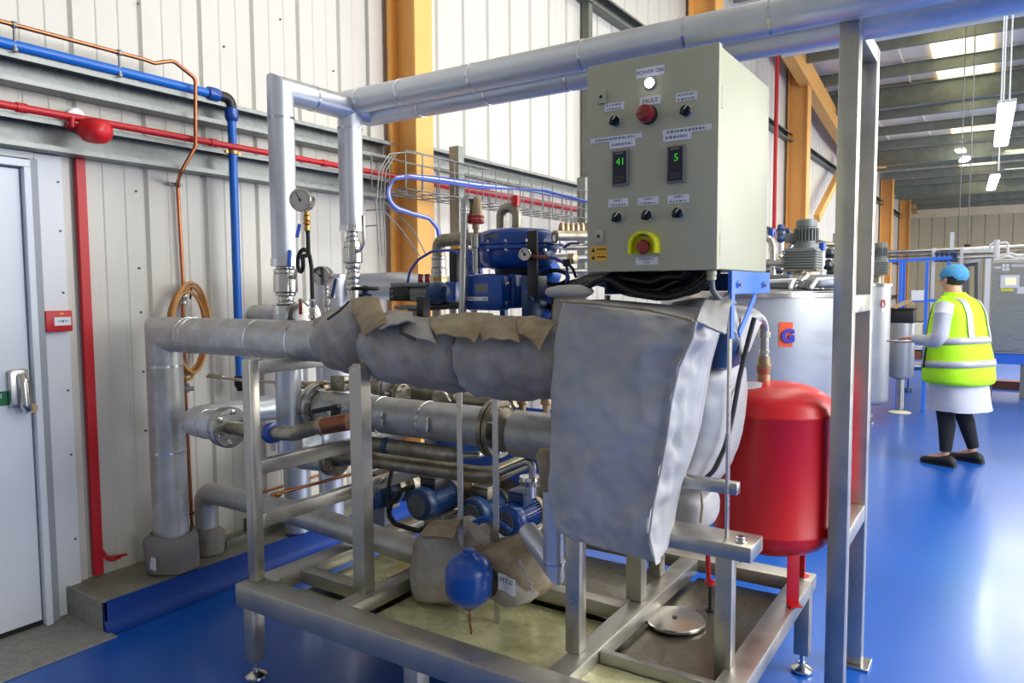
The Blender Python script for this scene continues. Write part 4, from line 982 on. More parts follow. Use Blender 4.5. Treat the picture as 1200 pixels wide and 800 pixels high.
# ================================================================== GAUGES
def gauge(nm, lab, px, py, y, R, face=V((.42, -.9, -.04)), needle=2.0, stem=()):
    c = ay(px, py, y); d = face.normalized(); t = thing(nm, lab, 'gauge', c-V((0, 0, R)))
    b = MB(); b.lathe(c+d*.0, -d, [(R*.93, -.006), (R, -.003), (R, .004), (R*.96, .008), (R*.96, .042), (R*.9, .05), (R*.3, .052)], n=44); ca = b.build('case', 'sspol', t)
    b = MB(); b.lathe(c+d*.0045, d, [(R*.92, 0), (R*.92, .001)], n=40); fa = b.build('dial', 'glass', t, smooth=0)
    u = V((0, 0, 1)); r = u.cross(-d).normalized(); r = -r if r.x < 0 else r; u = d.cross(r) if d.cross(r).z > 0 else r.cross(d)
    b = MB()
    for k in range(25):
        a = math.radians(-45+270*k/24); e = r*math.cos(a)+u*math.sin(a); L = .1 if k % 4 else .17
        b.bar(c+d*.0062+e*R*.82, c+d*.0062+e*R*(.82-L), .0016, .0006, up=tuple(d))
    b.build('scale_marks', 'ink', fa, smooth=0); fa.children[0]['kind'] = 'stuff'
    e = r*math.cos(needle)+u*math.sin(needle); b = MB(); b.bar(c+d*.007-e*R*.22, c+d*.007+e*R*.72, .003, .0008, up=tuple(d)); b.lathe(c+d*.006, d, [(.005, 0), (.005, .003)], n=12); b.build('needle', 'black', fa, smooth=0)
    return t, c, d
yg = 2.02
t, c, d = gauge('pressure_gauge', 'round pressure gauge standing on a looped black pipe', 352, 234, yg, .047, needle=2.05)
cb = c+V((.012, .02, 0))
b = MB(); b.lathe(V((cb.x, cb.y, c.z-.045)), (0, 0, -1), [(.009, 0), (.012, .002), (.012, .014), (.009, .016), (.014, .02), (.014, .034), (.009, .036), (.017, .046), (.017, .049), (.008, .052), (.012, .056), (.012, .075), (.008, .078)], n=16); b.build('brass_fitting', 'brass', t)
zz = c.z-.12; s0 = V((cb.x+.004, cb.y, zz))
b = MB(); b.lathe(s0+V((0, 0, .0)), (0, 0, -1), [(.009, 0), (.01, .01)], n=12)
lp = ay(356, 305, cb.y); r_l = .032; pts = [s0, V((s0.x, cb.y, lp.z+.02))]
for k in range(15):
    a = .35-2*PI*k/14*1.0; pts.append(V((lp.x-.012+r_l*.85*math.cos(a), cb.y-.02+.04*k/14, lp.z+.045*math.sin(a))))
pts += [V((lp.x+.022, cb.y+.02, lp.z-.03)), V((lp.x+.022, cb.y+.02, ay(364, 352, cb.y).z))]
b.tube(pts, .0085, n=12); b.build('syphon_loop', 'black', t)
q = V((lp.x+.022, cb.y+.02, ay(364, 350, cb.y).z)); b = MB(); b.lathe(q, (0, 0, -1), [(.01, 0), (.013, .003), (.013, .03), (.01, .034), (.016, .04), (.016, .055), (.012, .06), (.018, .065), (.018, .08), (.01, .085), (.01, .14)], n=16); b.build('isolating_cock', 'sspol', t)
b = MB(); b.bar(q+V((-.012, -.01, -.03)), q+V((-.05, -.02, .0)), .01, .006, .001); b.build('cock_lever', 'ss', t)
b = MB(); p = ay(352, 360, yg+.03); b.bar(p-V((0, 0, .03)), p+V((0, 0, .035)), .014, .012, .004, up=(0, 1, 0)); b.build('red_grip', 'redlens', t, label='dark red lever grip')
b = MB(); p = ay(349, 269, yg); b.bar(p+V((.012, 0, .022)), p+V((-.002, -.005, -.032)), .018, .006, .003, up=(0, -1, 0)); b.build('tap_lever', 'bluebright', t, label='blue tap lever')
t, c, d = gauge('pressure_gauge', 'lower pressure gauge with tilted needle, standing on a valve with a blue lever', 376, 323, 2.12, .040, needle=2.5)
cb = c+V((.01, .02, 0)); b = MB(); b.lathe(V((cb.x, cb.y, c.z-.038)), (0, 0, -1), [(.008, 0), (.012, .003), (.012, .012), (.008, .016), (.014, .02), (.014, .034), (.01, .038), (.01, .05), (.016, .056), (.016, .085), (.01, .09), (.01, .17)], n=16); b.build('valve_stem', 'sspol', t)
b = MB(); b.cyl(V((cb.x, cb.y, c.z-.09)), V((cb.x+.045, cb.y, c.z-.085)), .008, n=10); b.build('side_stub', 'ss', t)
b = MB(); p = ay(392, 338, 2.1); b.bar(p+V((-.016, 0, -.035)), p+V((.008, 0, .04)), .016, .006, .003, up=(0, -1, 0)); b.build('tap_lever', 'bluedark', t, label='dark blue tap lever')
# round flanged check valve under the gauges
b = MB(); p = ay(358, 372, 2.16); b.lathe(p+V((-.05, 0, 0)), (1, 0, 0), [(.02, 0), (.07, .002), (.07, .02), (.05, .022), (.05, .05), (.07, .052), (.07, .07), (.02, .072)], n=30); o = b.build('check_valve', 'ss', None); tag(o, 'round flanged steel valve body just under the looped gauge pipe', 'valve')
# ================================================================== HANDWHEEL VALVE
c = ay(428, 338, 2.28); t = thing('handwheel_valve', 'black handwheel on a dark blue valve bonnet behind the open jacket flap', 'valve', c-V((0, 0, .12)))
b = MB(); R = .052; b.tube([c+V((R*math.cos(2*PI*k/28), R*math.sin(2*PI*k/28), 0)) for k in range(28)], .0085, n=10, closed=True)
for k in range(4): a = PI/2*k+.4; b.cyl(c, c+V((R*math.cos(a), R*math.sin(a), 0)), .006, n=8)
b.lathe(c-V((0, 0, .01)), (0, 0, 1), [(.014, 0), (.016, .01), (.012, .022)], n=14); b.build('handwheel', 'black', t)
b = MB(); b.lathe(c-V((0, 0, .005)), (0, 0, -1), [(.014, 0), (.014, .015), (.03, .02), (.024, .035), (.026, .05), (.045, .055), (.045, .07), (.03, .075), (.03, .2)], n=22); b.build('bonnet', 'bluedark', t)
# ================================================================== ROTARY ACTUATOR (grey / black, blue end cap)
ya_ = 2.18; c = ay(488, 344, ya_); t = thing('rotary_actuator', 'grey pneumatic rotary actuator with black end and blue round end cap, above the jackets', 'actuator', c-V((0, 0, .08)))
k = pxm(c)
b = MB(); xa0 = ay(463, 344, ya_).x; xa1 = ay(486, 344, ya_).x; xa2 = ay(508, 344, ya_).x
b.box(xa0, xa1, ya_-.035, ya_+.035, c.z-.028, c.z+.026, .004); b.build('end_block', 'black', t)
for dz in (-.012, .012): b = MB(); b.cyl((xa0+.02, ya_-.04, c.z+dz), (xa0+.02, ya_-.03, c.z+dz), .005, n=10); b.build('screw', 'steelgrey', t)
b = MB(); b.box(xa1-.001, xa2, ya_-.03, ya_+.03, c.z-.03, c.z+.0, .003); b.box(xa0+.01, xa2, ya_-.04, ya_+.045, c.z+.0265, c.z+.042, .005); b.cyl((xa1, ya_, c.z+.004), (xa2, ya_, c.z+.004), .032, n=26); b.build('cylinder_body', 'steelgrey', t)
b = MB(); b.lathe((xa2-.002, ya_-.004, c.z+.002), (1, 0, 0), [(.036, 0), (.042, .004), (.043, .03), (.038, .055), (.026, .066), (.001, .07)], n=32); b.build('end_cap', 'bluedark', t)
b = MB(); b.box(xa0+.02, ay(494, 362, ya_).x, ya_-.03, ya_+.03, c.z-.06, c.z-.045, .003); b.box(xa1-.02, xa1+.05, ya_-.02, ya_+.02, c.z-.16, c.z-.06, .003); b.build('mount_bracket', 'galv', t)
b = MB(); b.tube([ay(498, 360, ya_), ay(540, 357, ya_+.02)], .014, n=14); b.build('shaft', 'steeldark', t)
for px, m_ in ((493, 'redlens'), (501, 'redlens')):
    p = ay(px, 326, ya_+.05); b = MB(); b.lathe(p-V((0, 0, .02)), (0, 0, 1), [(.01, 0), (.011, .002), (.011, .034), (.009, .037)], n=14); b.build('solenoid', m_, t)
t = thing('air_tube', 'thin blue air tube arching from the grey actuator to the blue diaphragm valve', 'hose', ay(478, 335, ya_))
b = MB(); b.tube([ay(477, 334, ya_), ay(480, 318, ya_), ay(490, 304, ya_), ay(507, 294, ya_), ay(530, 293, ya_), ay(545, 300, ya_), ay(557, 310, ya_), ay(562, 320, ya_)], .005, n=10, bend=.08); b.build('tube', 'bluehose', t)
# ================================================================== DIAPHRAGM VALVE
yd_ = 2.30; c = ay(606, 290, yd_); k = pxm(c)
t = thing('diaphragm_valve', 'large blue domed diaphragm actuator valve beside the control panel', 'actuator', ay(606, 380, yd_))
zr = ay(606, 291, yd_).z
b = MB(); b.lathe((c.x, yd_, zr+.006), (0, 0, 1), [(.168, 0), (.171, .003), (.171, .008), (.143, .012), (.139, .04), (.131, .052), (.112, .060), (.067, .065), (.001, .066)], n=56); b.build('upper_dome', 'blue', t)
b = MB(); b.lathe((c.x, yd_, zr), (0, 0, -1), [(.171, -.004), (.174, 0), (.174, .008), (.139, .012), (.137, .045), (.123, .064), (.095, .076), (.05, .08)], n=56); b.build('lower_bowl', 'blue', t)
for q in range(14):
    a = 2*PI*q/14+.1; b = MB(); x, y = c.x+.159*math.cos(a), yd_+.159*math.sin(a); b.lathe((x, y, zr-.017), (0, 0, 1), [(.005, 0), (.008, .001), (.008, .008), (.0045, .0085), (.0045, .0285), (.008, .029), (.008, .035), (.005, .036), (.005, .041)], n=6); b.build('bolt', 'sspol', t)
b = MB(); a_ = math.atan2(-1, -.25)
R = .1405; g = []
for i in range(11):
    th_ = math.radians(-118+34*i/10); g.append([V((c.x+R*math.cos(th_), yd_+R*math.sin(th_), zr+.02+.026*j/2)) for j in range(3)])
b.sheet(g, .001); b.build('name_plate', 'steelgrey', t)
b = MB(); b.lathe((c.x, yd_, zr-.075), (0, 0, -1), [(.085, 0), (.08, .03), (.03, .035), (.028, .12)], n=30); b.build('stem_neck', 'black', t)
for s in (-1, 1):
    b = MB(); b.bar((c.x+s*.065, yd_, zr-.08), (c.x+s*.06, yd_, zr-.30), .022, .03, .006, up=(0, 1, 0)); b.build('yoke_arm', 'blue', t)
b = MB(); b.lathe((c.x, yd_, zr-.29), (0, 0, -1), [(.05, 0), (.075, .003), (.075, .016), (.05, .02), (.045, .06), (.05, .2)], n=30); b.build('valve_bonnet', 'blue', t)
px_ = ay(624, 310, yd_-.17); b = MB(); b.box(px_.x-.018, px_.x+.018, yd_-.175, yd_-.163, ay(624, 352, yd_-.17).z, ay(624, 270, yd_-.17).z, .002); b.build('mount_strap', 'black', t)
b = MB(); p = ay(622, 340, yd_-.13); b.box(p.x-.02, p.x+.025, yd_-.16, yd_-.06, ay(622, 374, yd_-.13).z, p.z+.05, .004); b.build('mount_leg', 'bluedark', t)
for px, py in ((650, 278), (561, 281)):
    p = ay(px, py, yd_-.03); b = MB(); b.tube([p+V((.012*math.cos(2*PI*q/16), 0, .017*math.sin(2*PI*q/16))) for q in range(16)], .004, n=8, closed=True); b.build('lifting_eye', 'ssdull', t)
b = MB(); b.lathe(ay(632, 372, yd_-.05), (0, 0, -1), [(.03, -.03), (.06, -.02), (.065, 0), (.065, .015), (.03, .03)], n=26); b.build('valve_flange', 'bluebright', t)
# small gauge on the strap
t2, cg, dg_ = gauge('pressure_gauge', 'tiny air pressure gauge in front of the black strap on the blue diaphragm valve', 615, 298, yd_-.22, .0215, needle=2.2)
b = MB(); b.cyl(cg+V((.01, .052, 0)), cg+V((.014, .06, 0)), .008, n=10); b.bar(cg+V((.01, .02, -.005)), cg+V((.075, .03, -.012)), .012, .012, .003); b.build('connector', 'copperdark', t2)
# positioner box
yp = 2.12; pa, pb2 = ay(544, 322, yp), ay(588, 364, yp)
t = thing('valve_positioner', 'blue positioner box with small display in front of the diaphragm valve', 'positioner', ((pa.x+pb2.x)/2, yp, pb2.z))
b = MB(); b.box(pa.x, pb2.x, yp, yp+.06, pb2.z, pa.z, .012); b.build('front_cover', 'blue', t)
b = MB(); b.box(pa.x+.004, pb2.x+.012, yp+.061, yp+.14, pb2.z+.006, pa.z+.004, .014); b.build('rear_housing', 'blue', t)
p = ay(566, 339, yp-.001); q2 = ay(550, 336, yp-.001); b = MB(); b.box(ay(557, 340, yp).x, ay(572, 340, yp).x, yp-.002, yp+.004, ay(566, 343, yp).z, ay(566, 332, yp).z, .001); b.build('display_window', 'steelgrey', t, smooth=0)
x0_, x1_ = ay(548, 350, yp).x, ay(572, 350, yp).x; zq_ = ay(560, 350, yp).z
b = MB(); b.box(x0_, x1_, yp-.002, yp+.004, zq_-.007, zq_+.007, .0008); lb = b.build('label_plate', 'labelwhite', t, smooth=0)
b = MB(); b.tube([V((x0_+.006, yp-.003, zq_)), V((x0_+.014, yp-.003, zq_+.002)), V((x0_+.03, yp-.003, zq_-.002))], .0014, n=6); b.build('logo_mark', 'ink', lb)
b = MB(); b.box(x1_-.022, x1_-.006, yp-.003, yp-.002, zq_-.002, zq_+.002); b.build('print_mark', 'steelgrey', lb, smooth=0)
for py in (333, 355):
    p = ay(586, py, yp+.03); b = MB(); b.lathe((pb2.x+.001, yp+.03, p.z), (1, -.3, 0), [(.008, -.004), (.008, .004), (.005, .006)], n=12); b.build('cover_screw', 'sspol', t)
b = MB(); b.lathe((pa.x+.004, yp+.035, (pa.z+pb2.z)/2+.02), (-1, 0, 0), [(.012, 0), (.012, .014), (.007, .016), (.007, .03)], n=14); b.build('cable_gland', 'black', t)
b = MB(); b.tube([(pb2.x+.0, yp+.12, pa.z-.03), (pb2.x+.06, yp+.13, pa.z-.05), (pb2.x+.07, yp+.13, pb2.z+.02)], .004, n=8, bend=.02); b.box(pb2.x+.0, pb2.x+.07, yp+.15, yp+.158, pb2.z-.02, pb2.z+.1, .002); b.build('feedback_arm', 'sspol', t)
# second blue actuator body behind, left of the dome
t = thing('blue_valve_body', 'small blue valve body with yellow tag half hidden behind the thin steel vent pipe', 'valve', ay(530, 365, 2.5))
b = MB(); p0, p1 = ay(550, 292, 2.5), ay(566, 314, 2.5); b.box(p0.x, p1.x+.04, 2.46, 2.54, p1.z, p0.z, .008); p0, p1 = ay(552, 312, 2.5), ay(562, 360, 2.5); b.box(p0.x, p1.x, 2.47, 2.53, p1.z, p0.z, .005); p0, p1 = ay(527, 330, 2.5), ay(538, 362, 2.5); b.box(p0.x, p1.x, 2.47, 2.53, p1.z, p0.z, .005); b.build('body', 'blue', t)
b = MB(); p0, p1 = ay(531, 292, 2.52), ay(540, 332, 2.52); b.box(p0.x, p1.x, 2.49, 2.56, p1.z, p0.z, .004); b.build('coil', 'black', t)
b = MB(); p0, p1 = ay(531, 289, 2.5), ay(541, 292, 2.5); b.box(p0.x, p1.x, 2.48, 2.56, p1.z, p0.z, .001); b.build('tag_plate', 'yellow', t)
b = MB(); b.cyl(ay(532, 360, 2.5), ay(532, 420, 2.5), .02, n=14); b.cyl(ay(557, 360, 2.5), ay(557, 420, 2.5), .02, n=14); b.build('stem', 'ss', t)
# thin vent pipe with brass relief valve
yvp = 2.42
t = thing('vent_pipe', 'thin bright steel vent pipe rising in front of the blue valve to an elbow', 'pipe', ay(542, 400, yvp-.32))
b = MB(); xv_ = ay(546, 240, yvp)
b.tube([ay(541, 405, yvp-.32), ay(542, 364, yvp-.32), ay(545, 240, yvp-.32), ay(546, 231, yvp-.32), ay(554, 232, yvp-.3)], .0145, n=18, bend=.03); b.build('pipe_run', 'ss', t)
b = MB(); p = ay(545, 245, yvp-.32); b.cyl(p-V((0, 0, .004)), p+V((0, 0, .004)), .018, n=18); b.cyl(p-V((0, 0, .014)), p-V((0, 0, .009)), .018, n=18); b.build('union_rings', 'band', t)
yrv = 2.14; p = ay(557.5, 262, yrv)
t = thing('relief_valve', 'brass relief valve with red banded base at the top of the vent pipe', 'valve', p)
zt_ = ay(557, 230, yrv).z
hh = zt_-p.z
b = MB(); b.lathe((p.x, yrv, p.z), (0, 0, 1), [(.012, -.01), (.014, 0), (.024, .004), (.027, hh*.2), (.024, hh*.36), (.021, hh*.85), (.016, hh*.97), (.001, hh)], n=26); b.build('bonnet', 'bronze', t)
b = MB(); b.lathe((p.x, yrv, p.z), (0, 0, 1), [(.027, 0), (.0305, .002), (.0305, hh*.13), (.027, hh*.15)], n=26); b.lathe((p.x, yrv, p.z), (0, 0, 1), [(.027, hh*.19), (.0305, hh*.2), (.0305, hh*.28), (.025, hh*.3)], n=26); b.build('red_band', 'redpaint', t)
b = MB(); b.lathe((p.x, yrv, p.z), (0, 0, -1), [(.01, 0), (.013, .003), (.013, .018), (.009, .02), (.009, .035)], n=14); b.build('inlet_nipple', 'bronze', t)
b = MB(); b.lathe((p.x, yrv, p.z-.035), (0, 0, -1), [(.012, 0), (.017, .002), (.017, .05), (.012, .052), (.012, .14)], n=14); b.build('inlet_pipe', 'ss', t)
# bent stainless pipes behind the dome
t = thing('bent_pipe', 'dull steel pipe bending down to a ribbed flexible joint left of the vent pipe', 'pipe', ay(515, 340, 2.7))
b = MB(); b.tube([ay(514, 480, 2.7), ay(514, 300, 2.7), ay(514, 282, 2.7), ay(540, 280, 2.7), ay(575, 280, 2.7), ay(606, 276, 2.6)], .03, n=20, bend=.07); b.build('pipe_run', 'ssdull', t)
b = MB(); p = ay(514, 300, 2.7); b.lathe(p, (0, 0, -1), [(.03, 0), (.034, .004), (.034, .012), (.03, .016), (.034, .02), (.034, .05), (.03, .055), (.036, .06), (.036, .1), (.03, .105), (.034, .12), (.03, .13)], n=22); b.build('union_rings', 'ss', t)
b = MB(); b.lathe(ay(514, 322, 2.7), (0, 0, -1), [(.03, 0), (.038, .002), (.038, .03), (.03, .032)], n=6); b.build('nut', 'brass', t)
t = thing('return_bend', 'dull steel U bend rising above the blue diaphragm dome', 'pipe', ay(593, 270, 2.62))
b = MB(); b.tube([ay(587, 300, 2.62), ay(587, 243, 2.62), ay(606, 243, 2.62), ay(605, 300, 2.62)], .02, n=18, bend=.04); b.build('pipe_run', 'ssdull', t)
b = MB(); p = ay(604, 236, 2.62); b.lathe(p, (0, 0, 1), [(.016, -.02), (.018, 0), (.018, .022), (.014, .024)], n=6); b.build('red_cap', 'redpaint', t, label='dark red cap')
t = thing('header_pipe', 'dull steel header pipe running behind the control panel from the blue dome', 'pipe', ay(670, 280, 2.62))
b = MB(); b.cyl(ay(650, 276, 2.62), ay(700, 276, 2.9), .022, n=18); b.build('pipe_run', 'ssdull', t)
for k_ in range(7):
    p = ay(658+6*k_, 266, 2.8+.05*k_); b = MB(); b.lathe(p-V((0, 0, .05)), (0, 0, 1), [(.012, 0), (.014, .01), (.011, .02), (.014, .04), (.012, .06), (.006, .07)], n=10); b.build('nozzle', 'bronze', t)
t = thing('side_branches', 'bundle of short steel pipes and unions between the blue dome and the control panel', 'pipe', ay(672, 330, 2.7))
for py, r in ((290, .014), (303, .018), (318, .012)):
    b = MB(); b.cyl(ay(640, py, 2.72), ay(700, py-1, 2.9), r, n=14); b.build('pipe_run', 'ss', t)
b = MB(); p = ay(672, 303, 2.66); b.lathe(p-V((.02, 0, 0)), (1, 0, 0), [(.02, 0), (.024, .004), (.024, .03), (.018, .034)], n=6); b.build('union', 'bronze', t)
t = thing('air_tube', 'short blue air tubes and black fittings right of the small air gauge', 'hose', ay(660, 330, 2.2))
b = MB(); b.tube([ay(638, 300, 2.2), ay(652, 303, 2.2), ay(664, 310, 2.2), ay(665, 325, 2.2), ay(663, 333, 2.2)], .005, n=8, bend=.02); b.tube([ay(660, 290, 2.25), ay(668, 285, 2.26), ay(678, 285, 2.3)], .005, n=8); b.tube([ay(612, 325, 2.16), ay(616, 340, 2.14), ay(626, 352, 2.12)], .004, n=8, bend=.02); b.build('tube', 'bluehose', t)
b = MB(); b.tube([ay(664, 308, 2.2), ay(671, 314, 2.2), ay(675, 325, 2.22)], .005, n=8, bend=.02); b.box(*(lambda q: (q.x-.01, q.x+.014, 2.19, 2.21, q.z-.012, q.z+.012))(ay(664, 308, 2.2)), .003); b.build('fitting', 'black', t)
t = thing('blue_pump_head', 'bright blue casting with a black hose coil right of the diaphragm valve', 'valve', ay(645, 345, 2.4))
b = MB(); b.lathe(ay(640, 322, 2.45), (.4, -.8, .2), [(.02, 0), (.055, .005), (.06, .02), (.05, .03), (.03, .05)], n=24); b.lathe(ay(640, 346, 2.45), (.2, -.9, .2), [(.02, 0), (.05, .005), (.05, .02), (.03, .03)], n=24); b.build('casting', 'bluebright', t)
b = MB()
for q in range(3): b.tube([ay(650, 325, 2.34+.02*q)+V((.045*math.cos(2*PI*j/18), .02*math.cos(2*PI*j/18), .026*math.sin(2*PI*j/18))) for j in range(18)], .008, n=8, closed=True)
b.build('hose_coil', 'rubber', t)
b = MB(); b.tube([ay(622, 350, 2.3), ay(640, 358, 2.28), ay(658, 362, 2.26), ay(666, 352, 2.26)], .012, n=10, bend=.05); b.build('lower_hose', 'rubber', t)
b = MB(); b.cyl(ay(648, 350, 2.2), ay(648, 372, 2.2), .006, n=10); b.lathe(ay(648, 371, 2.2), (0, 0, -1), [(.008, 0), (.014, .002), (.014, .012), (.01, .02)], n=12); b.build('bleed_stem', 'copperdark', t)
# ================================================================== RED VESSEL
yv2 = 2.80; cx_ = ay(905, 560, yv2).x; RR = 67*pxm(ay(905, 560, yv2)); zb2 = ay(905, 655, yv2-.1).z; zt3 = ay(905, 447, yv2-.0).z
t = thing('expansion_vessel', 'red upright steel expansion vessel standing on the right rear of the skid', 'vessel', (cx_, yv2, ZS))
H = zt3-zb2; sh = .10
b = MB()
pr_ = [(.03, 0)]+[(RR*math.sin(a*PI/2)**.9, sh*(1-math.cos(a*PI/2))) for a in (.3, .5, .65, .8, .92, 1)]
pr_ += [(RR*1.006, sh+.002), (RR*1.006, sh+.01), (RR, sh+.012), (RR, H-sh-.012), (RR*1.008, H-sh-.01), (RR*1.008, H-sh), (RR, H-sh+.002)]
pr_ += [(RR*math.cos(a*PI/2)**.75, H-sh+sh*math.sin(a*PI/2)) for a in (.15, .3, .45, .6, .75, .88)]+[(.03, H)]
b.lathe((cx_, yv2, zb2), (0, 0, 1), pr_, n=64); b.build('shell', 'red', t, smooth=50)
for a in (-50, 65, 185):
    zl_ = ZS if a < 100 else .306; a = math.radians(a); u = V((math.cos(a), math.sin(a), 0)); b = MB(); w = u.cross(V((0, 0, 1)))
    p = V((cx_, yv2, 0))+u*RR*.80
    b.bar(p+V((0, 0, zb2+.07)), p+V((0, 0, zl_+.004)), .045, .005, .001, up=tuple(u)); b.bar(p+V((0, 0, zl_+.004))-u*.004, p+V((0, 0, zl_+.004))+u*.03, .045, .006, .001); b.build('leg', 'red', t)
b = MB(); q = ay(881, 453, yv2-.12); 
g = [[V((q.x-.03+.06*i/4, yv2-.125+.012*j, q.z-.012+.008*j+.004*math.sin(i*.8))) for j in range(4)] for i in range(5)]
b.sheet(g, .001); b.build('paper_label', 'labelwhite', t)
xp = ay(895, 430, yv2).x
b = MB(); b.tube([(xp, yv2, zt3-.03), (xp, yv2, ay(893, 374, yv2).z), ay(880, 371, yv2-.1)], .0165, n=20, bend=.05); b.build('top_pipe', 'ss', t)
b = MB(); zq_ = ay(895, 427, yv2).z; b.lathe((xp, yv2, zq_-.02), (0, 0, 1), [(.018, -.08), (.024, -.06), (.024, -.02), (.022, -.018), (.026, 0), (.027, .002), (.027, .022), (.022, .024), (.022, .05), (.017, .052)], n=22)
b.build('union', 'bronze', t); zq_ = ay(895, 395, yv2).z; b = MB(); b.lathe((xp, yv2, zq_), (0, 0, 1), [(.017, 0), (.022, .002), (.022, .02), (.018, .022)], n=20); b.build('pipe_ring', 'sspol', t); b = MB(); b.lathe((xp, yv2, zq_-.06), (0, 0, 1), [(.017, 0), (.02, .002), (.02, .012), (.017, .014)], n=20); b.build('pipe_ring', 'sspol', t)
# red drain stem standing in the sump
p = at(832, 715, 'z', .306); zz = at(826, 640, 'y', p.y).z
b = MB(); b.cyl((p.x, p.y, .306), (p.x, p.y, .42), .006, n=10); b.lathe((p.x, p.y, .305), (0, 0, 1), [(.016, 0), (.016, .006), (.008, .008)], n=12); o = b.build('floor_drain', 'steeldark', None); tag(o, 'thin dark rod with a red clamp top standing beside the round sump lid', 'drain')
b = MB(); b.cyl((p.x-.006, p.y, .415), (p.x-.012, p.y, max(zz, .55)), .009, n=10); b.lathe((p.x, p.y, .405), (0, 0, 1), [(.012, 0), (.022, .002), (.02, .014), (.01, .02)], n=14); b.build('red_clamp', 'redpaint', o)
# ================================================================== CONTROL PANEL
yP = 2.0; pX0, pX1 = -1.047, -.648; pZ0, pZ1 = 1.552, 2.16; yQ = 2.535
t = thing('control_panel', 'large grey green control panel cabinet with switches, displays and an emergency stop', 'control panel', ((pX0+pX1)/2, 2.27, pZ0))
CP = t
b = MB(); b.box(pX0+.006, pX1-.006, yP+.03, yQ, pZ0+.002, pZ1-.002, .004); b.build('cabinet_body', 'panel', t, smooth=30)
b = MB(); b.box(pX0, pX1, yP, yP+.026, pZ0, pZ1, .004); dd = b.build('door', 'panel', t, smooth=30)
b = MB(); b.box(pX0+.008, pX1-.008, yP+.0262, yP+.0298, pZ0+.006, pZ1-.006); b.build('door_gasket', 'steeldark', t, smooth=0)
yS = yP-.0008
def prect(px, py, w, h, th=.0012):
    a = ay(px-w/2, py, yS); c = ay(px+w/2, py, yS); m_ = ay(px, py, yS); k = pxm(m_)
    return a.x, c.x, m_.z-h*k/2, m_.z+h*k/2
def plate(nm, px, py, w, h, m='labelwhite', lines=(), hs=None, ink='ink', th=.0016):
    x0, x1, z0, z1 = prect(px, py, w, h)
    b = MB(); b.box(x0, x1, yP-th, yP, z0, z1, .0004); o = b.build(nm, m, dd, smooth=0)
    n = len(lines)
    for i, s in enumerate(lines):
        zc_ = z1-(z1-z0)*(i+.5)/n; hh = (z1-z0)/n*(.55 if hs is None else hs)
        if s.startswith('~'):
            b = MB(); x = x0+(x1-x0)*.1; rnd = random.Random(i+int(px))
            tot = x1-(x1-x0)*.1
            while x < tot-.002:
                w_ = min(rnd.uniform(.004, .010), tot-x)
                for q in range(max(1, int(w_/.0018))):
                    b.box(x+q*.0018, x+q*.0018+.0011, yP-th-.0003, yP-th, zc_-hh*.4, zc_+hh*rnd.uniform(.2, .45))
                x += w_+.0025
            b.build('small_print', ink, o, smooth=0)
        else: text_part('lettering', s, ((x0+x1)/2, yP-th-.0002, zc_), (1, 0, 0), (0, 0, 1), hh, ink, o, .0002)
    return o
plate('power_label', 762, 84, 33, 11, lines=('POWER ON',), hs=.42)
plate('fault_label', 762, 118, 25, 10, lines=('FAULT',), hs=.48)
plate('switch_label', 720, 125, 23, 9, lines=('~', '~'))
plate('switch_label', 804.5, 113, 25, 10, lines=('~', '~'))
plate('title_strip', 722, 162, 60, 5.5, lines=('~',), hs=.6)
plate('value_label', 729.5, 168.5, 30, 9, lines=('~',), ink='inkblue', hs=.4, th=.0022)
plate('title_strip', 805, 152, 57, 6.5, lines=('~',), hs=.6)
plate('value_label', 793.5, 160, 33, 9.5, lines=('~',), ink='inkblue', hs=.4, th=.0022)
plate('pump_label', 724.5, 237.5, 23, 9, lines=('PUMP 1', '~'))
plate('pump_label', 759.5, 235.5, 24, 9, lines=('PUMP 2', '~'))
plate('pump_label', 795, 233, 25, 9.5, lines=('PUMP 3', '~'))
plate('stop_label', 758, 305.5, 26, 9, lines=('EMERGENCY', 'STOP'), ink='inkblue')
for py in (292.5, 301.5):
    o = plate('warning_sticker', 701.5, py, 20, 8, 'yellow', th=.001)
    x0, x1, z0, z1 = prect(701.5, py, 20, 8)
    b = MB(); b.prism([(x0+.004, yP-.0012, z0+.004), (x0+.018, yP-.0012, z0+.004), (x0+.011, yP-.0012, z1-.003)], (0, -.0003, 0)); b.build('warning_triangle', 'ink', o, smooth=0)
    b = MB(); b.box(x0+.022, x1-.004, yP-.0014, yP-.001, (z0+z1)/2-.001, (z0+z1)/2+.003); b.build('small_print', 'ink', o, smooth=0)
c = ay(761, 97, yP-.008); b = MB(); b.lathe((c.x, yP, c.z), (0, -1, 0), [(.0165, 0), (.0165, .006), (.0145, .008)], n=28); o = b.build('lamp_bezel', 'sspol', dd); b = MB(); b.lathe((c.x, yP-.006, c.z), (0, -1, 0), [(.014, 0), (.014, .004), (.011, .008), (.005, .0095), (.0005, .01)], n=28); b.build('power_lamp', 'lampwhite', o)
c = ay(758.5, 134, yP-.01); b = MB(); b.lathe((c.x, yP, c.z), (0, -1, 0), [(.027, 0), (.027, .012), (.024, .014)], n=32); o = b.build('beacon_base', 'black', dd); b = MB(); b.lathe((c.x, yP-.012, c.z), (0, -1, 0), [(.0245, 0), (.025, .016), (.0235, .024), (.018, .028), (.009, .0295), (.0005, .03)], n=36); b.build('fault_lens', 'redlens', o)
